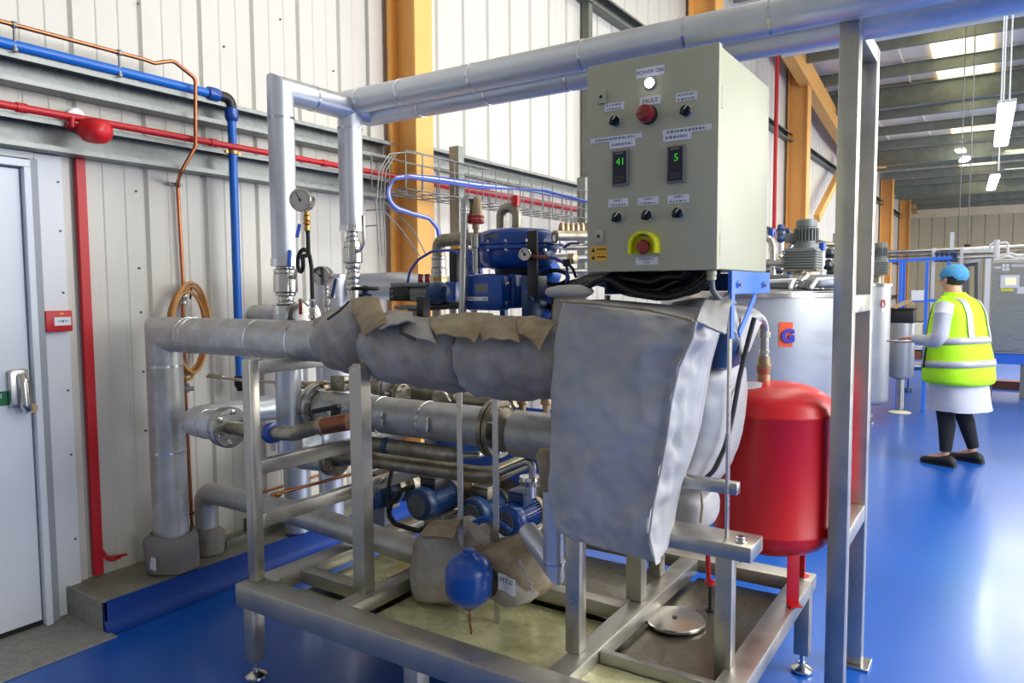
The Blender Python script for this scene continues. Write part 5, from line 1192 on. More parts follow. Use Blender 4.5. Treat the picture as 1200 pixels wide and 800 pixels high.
def selector(px, py, ang):
    c = ay(px, py, yP-.01); b = MB(); b.lathe((c.x, yP, c.z), (0, -1, 0), [(.0165, 0), (.0165, .005), (.014, .007), (.014, .009)], n=28); o = b.build('selector_bezel', 'sspol', dd)
    b = MB(); b.lathe((c.x, yP-.007, c.z), (0, -1, 0), [(.0145, 0), (.0145, .008), (.013, .01)], n=28)
    d = V((math.sin(ang), 0, math.cos(ang))); b.bar(V((c.x, yP-.018, c.z))-d*.015, V((c.x, yP-.018, c.z))+d*.015, .009, .018, .002, up=(0, 1, 0)); k_ = b.build('selector_knob', 'black', o)
    b = MB(); b.bar(V((c.x, yP-.0273, c.z))+d*.001, V((c.x, yP-.0273, c.z))+d*.0145, .0026, .0008, up=(0, 1, 0)); b.build('pointer', 'white', k_, smooth=0)
for px, py in ((720.5, 141.5), (803.5, 129.5), (723, 254.5), (758, 252), (794, 249.5)): selector(px, py, .75)
for px, py, w, h, s in ((728, 197, 19, 41, '41'), (793, 192.5, 21, 43, '5')):
    x0, x1, z0, z1 = prect(px, py, w, h)
    b = MB(); b.box(x0, x1, yP-.012, yP, z0, z1, .002); o = b.build('display_bezel', 'steelgrey', dd)
    b = MB(); b.box(x0+.005, x1-.005, yP-.0128, yP-.011, z0+.005, z1-.005, .0005); s_ = b.build('display_glass', 'screen', o, smooth=0)
    text_part('digits', s, ((x0+x1)/2+.003, yP-.0131, z1-(z1-z0)*.34), (1, 0, 0), (0, 0, 1), .021, 'lcdgreen', s_, .0002)
    b = MB(); b.box(x0+.009, x1-.012, yP-.0131, yP-.0125, z0+.010, z0+.028); b.build('key_pad', 'steeldark', s_, smooth=0)
    b = MB(); b.box(x0+.012, x1-.014, yP-.0131, yP-.0125, z1-.012, z1-.008); b.build('name_strip', 'steelgrey', s_, smooth=0)
for px, py in ((705.5, 114), (702.5, 277)):
    x0, x1, z0, z1 = prect(px, py, 10, 15); b = MB(); b.box(x0, x1, yP-.008, yP, z0, z1, .002); o = b.build('door_lock', 'panel', dd); b = MB(); b.lathe(((x0+x1)/2, yP-.008, (z0+z1)/2), (0, -1, 0), [(.005, 0), (.005, .0012)], n=14); b.build('key_slot', 'black', o)
c = ay(757.5, 289, yP); b = MB()
R1, R2 = .0425, .036; n = 22; pa, pb2 = [], []
for k in range(n+1):
    a = PI*k/n; pa.append((c.x+R1*math.cos(a), c.z+R1*math.sin(a))); pb2.append((c.x+R2*math.cos(a), c.z+R2*math.sin(a)))
pa = [(c.x+R1, c.z-.02)]+pa+[(c.x-R1, c.z-.02)]; pb2 = [(c.x+R2, c.z-.02)]+pb2+[(c.x-R2, c.z-.02)]
poly = [(x, yP, z) for x, z in pa]+[(x, yP, z) for x, z in reversed(pb2)]
vf = [b.bm.verts.new(V(p)) for p in poly]; vb = [b.bm.verts.new(V((p[0], yP-.036, p[2]))) for p in poly]; m_ = len(poly); hN = len(pa)
for i in range(m_): b.bm.faces.new((vf[i], vf[(i+1) % m_], vb[(i+1) % m_], vb[i]))
for i in range(hN-1):
    for vs in (vf, vb): b.bm.faces.new((vs[i], vs[i+1], vs[m_-2-i], vs[m_-1-i]))
sh_ = b.build('stop_shroud', 'estop', dd)
b = MB(); b.box(c.x-R2-.001, c.x+R2+.001, yP-.003, yP, c.z-.02, c.z+.03, .001); b.build('shroud_back', 'estop', sh_, smooth=0)
b = MB(); b.lathe((c.x, yP-.003, c.z-.002), (0, -1, 0), [(.012, 0), (.012, .012), (.02, .015), (.021, .022), (.018, .027), (.008, .029), (.0005, .0295)], n=32); b.build('stop_button', 'redlens', sh_)
b = MB()
for z in (1.62, 2.02): b.cyl((pX1-.004, yP+.028, z-.03), (pX1-.004, yP+.028, z+.03), .006, n=10)
b.build('hinge', 'panel', t)
# blue bracket, strut and steel stay bars
t = thing('panel_bracket', 'bright blue steel bracket plate with diagonal strut under the right side of the control panel', 'bracket', (-.64, 2.3, 1.35))
xb_ = -.644
b = MB(); b.box(xb_-.004, xb_+.004, 2.10, 2.53, pZ0-.068, pZ0-.001, .001); b.build('plate', 'bluebright', t, smooth=0)
b = MB(); z0 = at(862, 396, 'x', xb_+.01).z; b.box(xb_+.0045, xb_+.0095, 2.095, 2.125, z0, pZ0-.002, .001); b.build('upright_strip', 'bluebright', t, smooth=0)
b = MB(); p = at(885, 346, 'x', xb_+.012); q = at(866, 392, 'x', xb_+.012); b.bar(p, q, .022, .005, .001, up=(1, 0, 0)); b.build('strut', 'bluebright', t, smooth=0)
for y in (2.17, 2.44):
    b = MB(); b.lathe((xb_+.004, y, pZ0-.04), (1, 0, 0), [(.011, 0), (.011, .006), (.007, .007), (.007, .012)], n=8); b.build('bolt', 'sspol', t)
b = MB(); b.box(pX0+.01, pX0+.018, 2.10, 2.53, pZ0-.068, pZ0-.001); b.box(pX0+.018, xb_-.004, 2.5, 2.53, pZ0-.06, pZ0-.001); b.build('rear_angle', 'bluedark', t, smooth=0)
b = MB(); b.box(xb_-.003, xb_+.004, 2.098, 2.122, zc, pZ0-.07, .001); o = b.build('panel_stay', 'ss', None, smooth=0); tag(o, 'narrow upright steel flat bar from the cross beam up to the blue panel bracket', 'bar')
xl_ = pX0+.014; b = MB(); b.box(xl_-.004, xl_+.004, 2.1, 2.124, zc, pZ0-.07); o = b.build('panel_stay', 'ss', None, smooth=0); tag(o, 'narrow upright steel flat bar hidden behind the hanging jacket', 'bar')
# gland and grey conduit
t = thing('panel_conduit', 'grey flexible conduit curving from a pale gland below the control panel', 'conduit', ay(840, 350, 2.06))
g0 = ay(834, 318, 2.06); b = MB(); b.lathe(V((g0.x, 2.06, pZ0-.001)), (0, 0, -1), [(.012, 0), (.014, .002), (.014, .012), (.011, .014), (.013, .016), (.013, .026), (.009, .028)], n=16); b.build('gland', 'panel', t)
b = MB(); b.tube([V((g0.x, 2.06, pZ0-.025)), ay(835, 340, 2.06), ay(842, 350, 2.07), ay(852, 355, 2.09), ay(860, 355, 2.13)], .0085, n=12, bend=.03); b.build('conduit', 'greyhose', t)
# black cables under the panel
t = thing('cable_bundle', 'thick bundle of black cables sagging under the control panel', 'cables', ay(760, 345, 2.3))
rnd = random.Random(5)
for k in range(34):
    yy = 2.07+.0125*k; s_ = rnd.uniform(.8, 1.25); xa_ = rnd.uniform(676, 700); xb2 = rnd.uniform(800, 838); dip = rnd.uniform(326, 350)
    b = MB(); P = lambda px, py: ay(px, py, yy)
    b.tube([P(xa_-30, 352+rnd.uniform(-6, 4)), P(xa_-12, 336+rnd.uniform(-5, 5)), P(xa_+14, 324+rnd.uniform(-2, 5)), P((xa_+xb2)/2-20, dip-6), P((xa_+xb2)/2+20, dip), P(xb2-20, dip-8), P(xb2, 325), P(xb2+4, 316)], .0105*s_, n=9, bend=.12, seg=5); b.build('cable', 'rubber', t)
for px in (748, 776, 805): b = MB(); b.lathe(V((ay(px, 320, 2.2).x, 2.2, pZ0)), (0, 0, -1), [(.016, 0), (.018, .003), (.018, .02), (.012, .03)], n=14); b.build('gland', 'black', t)
# ================================================================== BACKGROUND PLANT
def ray_cyl(px, py, c, R):
    r = w_of(_dpx(px, py)); a = r.x**2+r.y**2; e = CAM-V((c.x, c.y, 0)); bq = 2*(r.x*e.x+r.y*e.y); cc = e.x**2+e.y**2-R*R
    D_ = bq*bq-4*a*cc; tt = (-bq-math.sqrt(max(0, D_)))/(2*a); return CAM+r*tt
def tank(nm, lab, px0, px1, y, ztop, zbot, m='tank'):
    c = ay((px0+px1)/2, 400, y); R = (px1-px0)/2*pxm(c)
    t = thing(nm, lab, 'tank', (c.x, y, 0))
    b = MB(); b.lathe((c.x, y, zbot), (0, 0, 1), [(R*.3, -.06), (R*.85, -.03), (R*.97, 0), (R, .03), (R, ztop-zbot-.02)], n=72); b.build('shell', m, t, smooth=40)
    b = MB(); b.lathe((c.x, y, ztop-.02), (0, 0, 1), [(R, -.03), (R+.022, -.028), (R+.022, 0), (R+.012, .006), (R-.06, .006), (R-.06, -.02)], n=72); b.build('rim', 'sspol', t, smooth=40)
    b = MB(); b.lathe((c.x, y, ztop-.02), (0, 0, 1), [(R-.06, -.015), (R-.06, .01), (R*.5, .03), (.01, .035)], n=60); b.build('lid', 'tank', t, smooth=40)
    for k in range(3):
        a = 2*PI*k/3-.9; x, yy = c.x+R*.8*math.cos(a), y+R*.8*math.sin(a); b = MB(); b.cyl((x, yy, .02), (x, yy, zbot+.02), .045, n=18); b.lathe((x, yy, 0), (0, 0, 1), [(.08, 0), (.08, .012), (.04, .02)], n=20); b.build('leg', 'ss', t)
    return t, V((c.x, y, 0)), R
t1, c1, R1_ = tank('mixing_tank', 'large stainless mixing tank with orange sticker behind the red vessel', 776, 992, 5.4, 1.49, .32)
p = ray_cyl(921, 392, c1, R1_+.002); nrm = (p-V((c1.x, c1.y, p.z))).normalized(); rt = V((0, 0, 1)).cross(nrm).normalized()
hw, hh = 8*pxm(p), 14.5*pxm(p)
st = thing('tank_sticker', 'orange sticker with a blue letter G on the large tank', 'sticker', p)
b = MB(); g = []
for i in range(7):
    u = -1+2*i/6; q = p+rt*hw*u; a = math.atan2(q.y-c1.y, q.x-c1.x); g.append([V((c1.x+(R1_+.002)*math.cos(a), c1.y+(R1_+.002)*math.sin(a), p.z+hh*v_)) for v_ in (-1, 0, 1)])
b.sheet(g, .001); b.build('sticker_sheet', 'stickerorange', st)
text_part('letter', 'G', p+nrm*.006+rt*.012-V((0, 0, .012)), rt, (0, 0, 1), hh*1.05, 'letterblue', st, .003, bold=.006)
# open lid gear on the tank top
t = thing('lid_bridge', 'steel bridge and clutter of clamps across the top of the large tank', 'bracket', (c1.x, c1.y, 1.49))
b = MB(); b.box(c1.x-R1_, c1.x+R1_, c1.y-.09, c1.y+.09, 1.505, 1.56, .004); b.build('bridge_plate', 'sspol', t, smooth=0)
b = MB(); b.tube([ay(890, 330, 4.9), ay(930, 328, 4.9), ay(926, 338, 4.85)], .012, n=10); b.tube([ay(950, 338, 4.9), ay(958, 327, 4.95), ay(985, 326, 5.0)], .012, n=10); b.build('lid_handle', 'white', t)
b = MB(); b.bar(ay(928, 334, 4.95), ay(940, 320, 5.1), .05, .05, .005); b.bar(ay(936, 330, 4.95), ay(944, 322, 5.0), .06, .03, .005); b.build('clamp', 'sspol', t)
b = MB(); b.bar(ay(955, 332, 5.0), ay(990, 330, 5.1), .16, .04, .01); b.box(*(lambda q: (q.x-.12, q.x+.2, q.y-.1, q.y+.1, 1.5, q.z))(ay(962, 322, 5.2)), .01); b.build('hatch', 'tank', t)
b = MB(); b.box(*(lambda q: (q.x-.1, q.x+.12, q.y-.1, q.y+.1, 1.5, q.z))(ay(908, 322, 5.2)), .01); b.build('hatch_box', 'steelgrey', t)
def mixer(nm, lab, px, py0, py1, y, w, zfoot):
    """geared mixer motor; py0 top, py1 bottom of the gearbox, w its width in pixels"""
    a = ay(px, py0, y); c = ay(px, py1, y); k = pxm(c); W = w*k; H = a.z-c.z
    t = thing(nm, lab, 'motor', (c.x, y, c.z))
    b = MB(); b.cyl((c.x, y, zfoot), (c.x, y, c.z), W*.28, n=20); b.box(c.x-W*.52, c.x+W*.52, y-W*.5, y+W*.5, c.z, c.z+.015, .003); b.build('mount', 'ssdull', t)
    hb = H*.44; b = MB()
    b.box(c.x-W*.44, c.x+W*.44, y-W*.42, y+W*.42, c.z+.015, c.z+hb, .006)
    for q in range(7): z = c.z+.03+(hb-.05)*q/6; b.box(c.x-W*.5, c.x+W*.5, y-W*.48, y+W*.48, z-.006, z+.006, .002)
    b.build('gearbox', 'motorgrey', t, smooth=30)
    b = MB(); zt = c.z+hb; b.lathe((c.x+W*.1, y, zt), (0, 0, 1), [(W*.36, 0), (W*.36, .03), (W*.28, .035), (W*.28, H*.4), (W*.3, H*.41), (W*.31, H*.46), (W*.29, H*.54), (W*.15, H*.56)], n=30)
    for q in range(22):
        a_ = 2*PI*q/22; u = V((math.cos(a_), math.sin(a_), 0)); s0 = V((c.x+W*.1, y, zt+.05)); b.bar(s0+u*W*.29, V((s0.x, s0.y, zt+H*.38))+u*W*.29, .006, .03, up=tuple(u))
    b.build('motor', 'motorgrey', t, smooth=30)
    b = MB(); b.box(c.x-W*.5, c.x-W*.2, y-W*.15, y+W*.15, zt+H*.12, zt+H*.3, .006); b.build('terminal_box', 'steelgrey', t)
    return t
mixer('mixer_motor', 'grey geared mixer motor standing upright on the large tank', 940, 257, 318, 5.35, 38, 1.5)
t2, c2, R2_ = tank('mixing_tank', 'farther stainless tank with a small red tag, right of the tall support frame', 962, 1038, 9.2, 1.56, .22)
mixer('mixer_motor', 'smaller grey mixer motor on the farther tank beside the orange columns', 1029, 284, 322, 9.2, 22, 1.55)
p = ray_cyl(1034.5, 361, c2, R2_+.003); nrm = (p-V((c2.x, c2.y, p.z))).normalized(); rt = V((0, 0, 1)).cross(nrm).normalized()
st = thing('tank_tag', 'small white and red tag hanging on the farther tank', 'tag', p-V((0, 0, .08)))
b = MB(); b.bar(p-rt*.018-V((0, 0, .0)), p-rt*.018+V((0, 0, .001))+rt*.036, .002, .08, up=(0, 0, 1)); b.build('tag_sheet', 'labelwhite', st, smooth=0)
b = MB(); b.tube([p+nrm*.004+V((0, 0, .05))+rt*.028*math.cos(a)+V((0, 0, .04))*math.sin(a) for a in [2*PI*q/14 for q in range(14)]], .006, n=6, closed=True); b.build('red_loop', 'redpaint', st)
# small third vessel with black bin
yz = 9.9; c3 = ay(1056.5, 410, yz); R3 = 13.5*pxm(c3); zt = ay(1057, 378, yz).z; zb = ay(1057, 441, yz).z
t = thing('balance_vessel', 'slim stainless vessel on one padded leg, beside the person', 'vessel', (c3.x, yz, 0))
b = MB(); b.lathe((c3.x, yz, zb), (0, 0, 1), [(R3*.4, -.03), (R3*.85, -.012), (R3, .02), (R3, zt-zb-.03), (R3*1.04, zt-zb-.028), (R3*1.04, zt-zb)], n=44); b.build('shell', 'tank', t)
xl3 = c3.x; b = MB(); b.cyl((xl3, yz, .05), (xl3, yz, zb), .04, n=18); b.cyl((xl3, yz, .02), (xl3, yz, .06), .014, n=10); b.build('leg', 'ss', t)
b = MB(); b.lathe((xl3, yz, 0), (0, 0, 1), [(.12, 0), (.125, .006), (.11, .014), (.02, .03)], n=26); b.build('foot_pad', 'paleyellow', t)
t = thing('black_crate', 'black plastic tub standing on the slim stainless vessel', 'crate', (c3.x, yz, zt))
za = ay(1057, 361, yz).z; b = MB(); w_ = 14*pxm(c3); b.box(c3.x-w_*.9, c3.x+w_*.9, yz-.13, yz+.13, zt+.001, za, .01); b.box(c3.x-w_, c3.x+w_, yz-.145, yz+.145, za-.02, za, .006); b.build('tub', 'black', t)
b = MB(); b.bar(ay(1046, 361, yz-.1), ay(1066, 352, yz), .16, .012); b.bar(ay(1052, 358, yz), ay(1070, 355, yz), .18, .01); o = b.build('cardboard_piece', 'cardboard', None, smooth=0); tag(o, 'flattened brown cardboard lying on the black tub', 'cardboard')
# blue stand with shelves
t = thing('blue_stand', 'blue painted steel stand with shelves behind the slim vessel', 'stand', ay(1075, 455, 10.2)); t.location.z = 0
ys_ = 10.2
for px in (1056, 1060, 1087, 1112):
    p = ay(px, 306, ys_ if px != 1060 else ys_+.5); b = MB(); b.box(p.x-.018, p.x+.018, p.y-.018, p.y+.018, .0, p.z, .002); b.build('post', 'bluebright', t, smooth=0)
for py in (306, 352, 402, 432):
    a, c = ay(1040 if py == 306 else 1068, py, ys_), ay(1115, py-(4 if py == 306 else 0), ys_); b = MB(); b.bar(a, c, .04, .035); b.build('rail', 'bluebright' if py != 432 else 'bluedark', t, smooth=0)
for py in (408, 428):
    a, c = ay(1060, py, ys_-.02), ay(1110, py, ys_-.02); b = MB(); b.box(a.x, c.x, ys_-.0, ys_+.4, a.z-.01, a.z+.01); b.build('shelf', 'white', t, smooth=0)
for px, py, w, h, m_, lab in ((1076, 346, 13, 12, 'labelwhite', 'white sheet pinned to the blue stand'), (1080, 386, 20, 14, 'paleyellow', 'pale packs on the upper shelf of the blue stand'), (1074, 416, 14, 10, 'soleblue', 'brown box on the lower shelf of the blue stand'), (1072, 394, 12, 6, 'redpaint', 'pinkish red pack on the upper shelf edge')):
    p = ay(px, py, ys_+.05); k = pxm(p); b = MB(); b.box(p.x-w*k/2, p.x+w*k/2, ys_-.035 if m_ == 'labelwhite' else ys_+.0, (ys_-.03) if m_ == 'labelwhite' else ys_+.25, p.z-h*k/2, p.z+h*k/2, .001 if m_ == 'labelwhite' else .004); o = b.build('paper_sheet' if m_ == 'labelwhite' else 'pack', m_, None, smooth=0); tag(o, lab, 'paper' if m_ == 'labelwhite' else 'pack')
t = thing('blue_pedestal', 'small dark domed pedestal on the blue floor below the blue stand', 'foot', ay(1064, 458, 9.6)); t.location.z = 0
p = at(1064, 459, 'z', 0); b = MB(); b.lathe((p.x, p.y, 0), (0, 0, 1), [(.07, 0), (.07, .02), (.045, .06), (.012, .07), (.012, .25)], n=20); b.build('foot', 'bluedark', t)
# stainless control cabinet with screen, far right
yc = 12.0; xa_, xb2 = ay(1161, 360, yc).x, ay(1245, 360, yc).x; zt, zb = ay(1175, 304, yc).z, ay(1165, 414, yc).z
t = thing('filler_cabinet', 'tall stainless machine cabinet with a small touch screen at the right edge', 'cabinet', ((xa_+xb2)/2, yc+.3, 0))
b = MB(); b.box(xa_, xb2, yc, yc+.9, zb, zt, .008); b.build('body', 'tank', t, smooth=0)
b = MB(); b.box(xa_-.005, xb2-.1, yc-.02, yc-.001, zb+.03, zt-.03, .006); do = b.build('door', 'ss', t, smooth=0)
b = MB(); p, q = ay(1172, 337.5, yc-.03), ay(1195, 322, yc-.03); b.box(p.x, q.x, yc-.032, yc-.0205, p.z, q.z, .003); so = b.build('screen_frame', 'white', do, smooth=0)
b = MB(); p, q = ay(1178, 334, yc-.03), ay(1191, 325, yc-.03); b.box(p.x, q.x, yc-.034, yc-.0325, p.z, q.z); b.build('touch_screen', 'lcd', so, smooth=0)
b = MB(); p, q = ay(1173, 341, yc-.02), ay(1188, 338, yc-.02); b.box(p.x, q.x, yc-.022, yc-.0205, p.z, q.z); b.build('warning_strip', 'estop', do, smooth=0)
b = MB(); p, q = ay(1192, 344, yc-.02), ay(1206, 336, yc-.02); b.box(p.x, q.x, yc-.022, yc-.0205, p.z, q.z); b.build('white_label', 'labelwhite', do, smooth=0)
b = MB(); p, q = ay(1166, 314.5, yc-.02), ay(1173, 312.5, yc-.02); b.box(p.x, q.x, yc-.022, yc-.0205, p.z, q.z); b.build('white_label', 'labelwhite', do, smooth=0)
b = MB()
for dx in (0, 4.6):
    for dy in (0, 4.4):
        p, q = ay(1174.3+dx, 313+dy, yc-.02), ay(1178.2+dx, 309.3+dy, yc-.02); b.box(p.x, q.x, yc-.0225, yc-.0205, p.z, q.z, .0008)
b.build('logo_mark', 'white', do, smooth=0)
b = MB()
for q in range(6): p = ay(1186+2.6*q, 311, yc-.02); b.box(p.x, p.x+.017, yc-.022, yc-.0205, p.z-.018, p.z+.016)
b.build('logo_lettering', 'labelwhite', do, smooth=0)
b = MB(); b.box(xa_-.05, xb2, yc+.02, yc+.85, zb-.14, zb-.001, .004); b.build('base_frame', 'bluebright', t, smooth=0)
for x in (xa_+.02, (xa_+xb2)/2, xb2-.05): b = MB(); b.box(x-.03, x+.03, yc+.05, yc+.11, 0, zb-.14); b.build('leg', 'steelgrey', t, smooth=0)
b = MB(); b.box(xa_-.1, xb2+3, yc+.95, yc+1.2, 0, .12); o = b.build('floor_curb', 'soleblue', None, smooth=0); tag(o, 'low brown curb on the floor below the stainless cabinet', 'curb')
b = MB(); p = ay(1158, 310, yc-.2); b.box(p.x-.03, p.x+.03, yc-.23, yc-.17, 0, ay(1158, 303, yc-.2).z, .003); o = b.build('white_post', 'white', None, smooth=0); tag(o, 'pale upright post at the left edge of the stainless cabinet', 'post')
# pipe rack above
t = thing('pipe_rack', 'rack of pale pipes running across above the cabinet and the blue stand', 'pipes', ay(1110, 300, 12.8)); t.location.z = 0
for py, r, m_ in ((291, .03, 'ss'), (296, .02, 'ssdull'), (301, .022, 'ss')):
    b = MB(); b.cyl(ay(1005, py+6, 12.8), ay(1230, py-3, 12.8), r, n=12); b.build('rack_pipe', m_, t)
b = MB(); b.box(*(lambda p, q: (p.x, q.x, 12.75, 12.83, p.z, q.z))(ay(1128, 297, 12.8), ay(1166, 290.5, 12.8)), .01); b.build('cable_trough', 'white', t, smooth=0)
for px in (1094, 1127): p = ay(px, 300, 12.7); b = MB(); b.box(p.x-.02, p.x+.02, 12.66, 12.74, 0, p.z+.12); b.build('rack_post', 'white', t, smooth=0)
for k, px in enumerate((1098, 1104, 1110, 1116, 1120)):
    p = ay(px, 302, 12.6); b = MB(); b.lathe(p-V((0, 0, .06)), (0, 0, 1), [(.02, 0), (.04, .01), (.04, .06), (.02, .07), (.02, .1), (.03, .11), (.03, .14)], n=12); b.build('rack_valve', 'bluedark', t)
b = MB(); p = ay(1116, 272, 12.6); q = ay(1116, 293, 12.6); b.box(p.x-.025, p.x+.025, 12.58, 12.62, q.z, p.z); b.build('rack_stub', 'white', t, smooth=0)
t = thing('white_manifold', 'white pipe manifold standing on top of the stainless cabinet', 'pipes', ay(1170, 303, 12.3))
b = MB(); P = lambda px, py: ay(px, py, 12.3)
b.tube([P(1168, 304), P(1168, 281)], .035, n=12); b.tube([P(1160, 292), P(1161, 286), P(1168, 285), P(1181, 284), P(1181, 296)], .018, n=10, bend=.03); b.tube([P(1170, 300), P(1184, 296), P(1194, 300), P(1210, 296)], .014, n=8, bend=.08); b.tube([P(1170, 303), P(1180, 300), P(1192, 303), P(1210, 301)], .014, n=8, bend=.08); b.build('manifold', 'white', t)
b = MB(); P = lambda px, py: ay(px, py, 14); pts = [P(1131, 435), P(1131, 309), P(1146, 307), P(1146, 435)]
b.tube(pts, .05, n=4); o = b.build('metal_portal', 'steelgrey', None, smooth=0); tag(o, 'grey metal portal frame seen behind the hairnet of the person', 'frame')
# filter housings and pipes left of the mixer
for px, py, lab in ((904.5, 268, 'blue capped filter housing nearest to the control panel edge'), (916, 271, 'blue capped filter housing just left of the large mixer motor'), (964, 284, 'white filter bottle with blue cap right of the large mixer motor')):
    yy = 6.6; c = ay(px, py, yy); k = pxm(c); t = thing('filter_housing', lab, 'filter', c-V((0, 0, 40*k)), 'filter housings')
    b = MB(); b.cyl(c-V((0, 0, 10*k)), c, 4.2*k, n=18); b.build('cap', 'blue', t); b = MB(); b.lathe(c-V((0, 0, 10*k)), (0, 0, -1), [(3.2*k, 0), (3.2*k, 16*k), (1.6*k, 19*k), (1.6*k, 34*k)], n=18); b.build('bowl', 'white', t)
    b = MB(); b.cyl((c.x, c.y, 0), c-V((0, 0, 43*k)), .02, n=10); b.build('stand_pipe', 'ss', t)
t = thing('process_pipes', 'cluster of bright steel pipes and valves between the control panel edge and the large mixer', 'pipes', ay(910, 310, 6.5))
b = MB(); P = lambda px, py: ay(px, py, 6.4)
b.tube([P(896, 279), P(903, 280), P(906, 288), P(906, 325), V((P(906, 325).x, P(906, 325).y, 0))], .03, n=12, bend=.1); b.tube([P(890, 309), P(922, 308)], .035, n=12); b.tube([P(893, 318), P(915, 312)], .025, n=12); b.build('pipe_run', 'ss', t)
rnd = random.Random(3)
for k in range(14):
    p = P(rnd.uniform(906, 936), rnd.uniform(282, 318)); b = MB(); r = rnd.uniform(.018, .035); b.lathe(p, (rnd.uniform(-1, 1), .2, rnd.uniform(-1, 1)), [(r*.6, 0), (r, .01), (r, .04), (r*.6, .05), (r*.6, .1), (r*.9, .11), (r*.9, .15)], n=12); b.build('union', rnd.choice(['sspol', 'ss', 'steeldark', 'bluedark']), t)
t = thing('process_pipes', 'bare steel pipework behind the tank right of the large mixer motor', 'pipes', ay(970, 310, 6.5))
b = MB(); q = ay(978, 312, 7.25); b.cyl((q.x, 7.3, 0), (q.x, 7.3, q.z+.3), .03, n=10); b.build('stand_pipe', 'ss', t)
for py in (286, 291, 300, 312): b = MB(); b.cyl(ay(958, py, 7.2), ay(998, py, 7.4), .022, n=10); b.build('pipe_run', 'ssdull', t)
for px, py in ((972, 300), (970, 314), (975, 322)): p = ay(px, py, 7.0); b = MB(); b.lathe(p, (.2, -.5, .8), [(.02, 0), (.05, .01), (.05, .05), (.02, .08)], n=12); b.build('valve_body', 'steeldark', t)
p0, p1 = at(911, 62, 'x', -3.3), at(907, 272, 'x', -3.3); b = MB(); b.cyl((-3.3, p0.y, 0), (-3.3, p0.y, 5.6), .035, n=10); o = b.build('red_riser', 'redpaint', None); tag(o, 'thin red vertical pipe on the far wall right of the control panel', 'pipe')
# ================================================================== ROOF LAMPS
def batten(px0, py0, px1, py1, z, lab, wpx):
    a, c = at(px0, py0, 'z', z), at(px1, py1, 'z', z); t = thing('batten_lamp', lab, 'lamp', (a+c)/2-V((0, 0, .06)), 'hall lamps')
    w_ = wpx*pxm((a+c)/2)
    b = MB(); b.bar(a+V((0, 0, .045)), c+V((0, 0, .045)), w_*1.1, .05, .008); b.build('housing', 'white', t, smooth=0)
    b = MB(); b.bar(a, c, w_, .04, .012); b.build('tube', 'tube', t)
    b = MB()
    for p in (a.lerp(c, .12), a.lerp(c, .88)): b.cyl(p+V((0, 0, .07)), V((p.x, p.y, RZ(p.y)-.02)), .005, n=6)
    b.build('suspension', 'steelgrey', t)
    return t
batten(1180, 122, 1173, 170, 4.1, 'large lit white batten lamp hanging nearest at the upper right', 15)
batten(1166, 207, 1161, 222, 4.1, 'second lit batten lamp hanging farther away at the right', 9)
batten(1133, 185, 1129, 189, 4.9, 'tiny distant lamp left of the hanging batten lamps', 9)
batten(1124, 175.5, 1127, 178, 5.2, 'faintest distant lamp just above another tiny lamp', 9)
t = thing('hanging_wires', 'pair of pale wires hanging from the roof near the first batten lamp', 'wire', at(1172, 130, 'y', 9.0))
for px0, px1, yb2 in ((1170, 1166, 200), (1183, 1181, 118), (1176, 1176, 118)):
    b = MB(); q = ay(px0, yb2, 9.0); b.cyl(q, (q.x, 9.0, 6.1), .008, n=6); b.build('wire', 'white', t)
t = thing('pendant_switch', 'small black pendant control hanging on a wire over the pipe rack', 'switch', ay(1134, 330, 14))
p = ay(1134, 286, 14); b = MB(); b.cyl(p, (p.x, 14, 5.7), .01, n=6); b.build('wire', 'steelgrey', t); b = MB(); b.box(p.x-.045, p.x+.045, 13.95, 14.05, p.z-.1, p.z, .01); b.build('body', 'black', t)
p = ay(1123, 292, 14); b = MB(); b.cyl(p, (p.x, 14, 5.7), .009, n=6); o = b.build('hanging_wire', 'steelgrey', None); tag(o, 'single thin wire hanging from the roof left of the pendant control', 'wire')
tn += 1; b = MB(); b.cyl((-3.3, 13.6, RZ(13.6)-.42), (12, 13.6, RZ(13.6)-.42), .06, n=14); struct(b.build('trim_%d' % tn, 'white'))
# ================================================================== PERSON
pf = at(1097, 548, 'z', 0)
PR = thing('person', 'person standing in hi-vis vest, white coat and blue hairnet, half turned away', 'person', (pf.x+.11, pf.y+.22, 0))
PR.rotation_euler.z = math.radians(62)
def local(mb, name, m, parent=None, **k):
    """build in the person's own axes (forward +y, right +x)"""
    o = mb.build(name, m, None, **k); me = o.data; off = o.location.copy()
    for v in me.vertices: v.co += off
    o.location = (0, 0, 0); o.parent = parent or PR
    return o
def skin_obj(name, verts, edges, radii, m, root=0, sub=2):
    me = bpy.data.meshes.new(name); me.from_pydata(verts, edges, []); o = bpy.data.objects.new(name, me); COL.objects.link(o)
    md = o.modifiers.new('skin', 'SKIN'); md.use_smooth_shade = True
    sv = me.skin_vertices[0].data
    for i, r in enumerate(radii): sv[i].radius = (r, r) if not isinstance(r, tuple) else r
    sv[root].use_root = True
    s = o.modifiers.new('sub', 'SUBSURF'); s.levels = sub; s.render_levels = sub
    me.materials.append(M[m]); o.parent = PR; return o
vt, ed, ra = [], [], []
def jn(p, r, par=None):
    vt.append(p); ra.append(r); i = len(vt)-1
    if par is not None: ed.append((par, i))
    return i
pel = jn((0, 0, .86), (.13, .10)); w1 = jn((0, 0, 1.02), (.12, .09), pel); ch = jn((0, .01, 1.22), (.145, .10), w1); nb = jn((0, .015, 1.38), .07, ch); nk = jn((0, .035, 1.45), .05, nb)
h0 = jn((0, .065, 1.51), (.062, .075), nk); h1 = jn((0, .075, 1.57), (.073, .088), h0); h2 = jn((0, .072, 1.63), (.06, .07), h1)
legs = ((-1, (-.10, .02), (-.11, -.0)), (1, (.17, .05), (.22, -.04)))
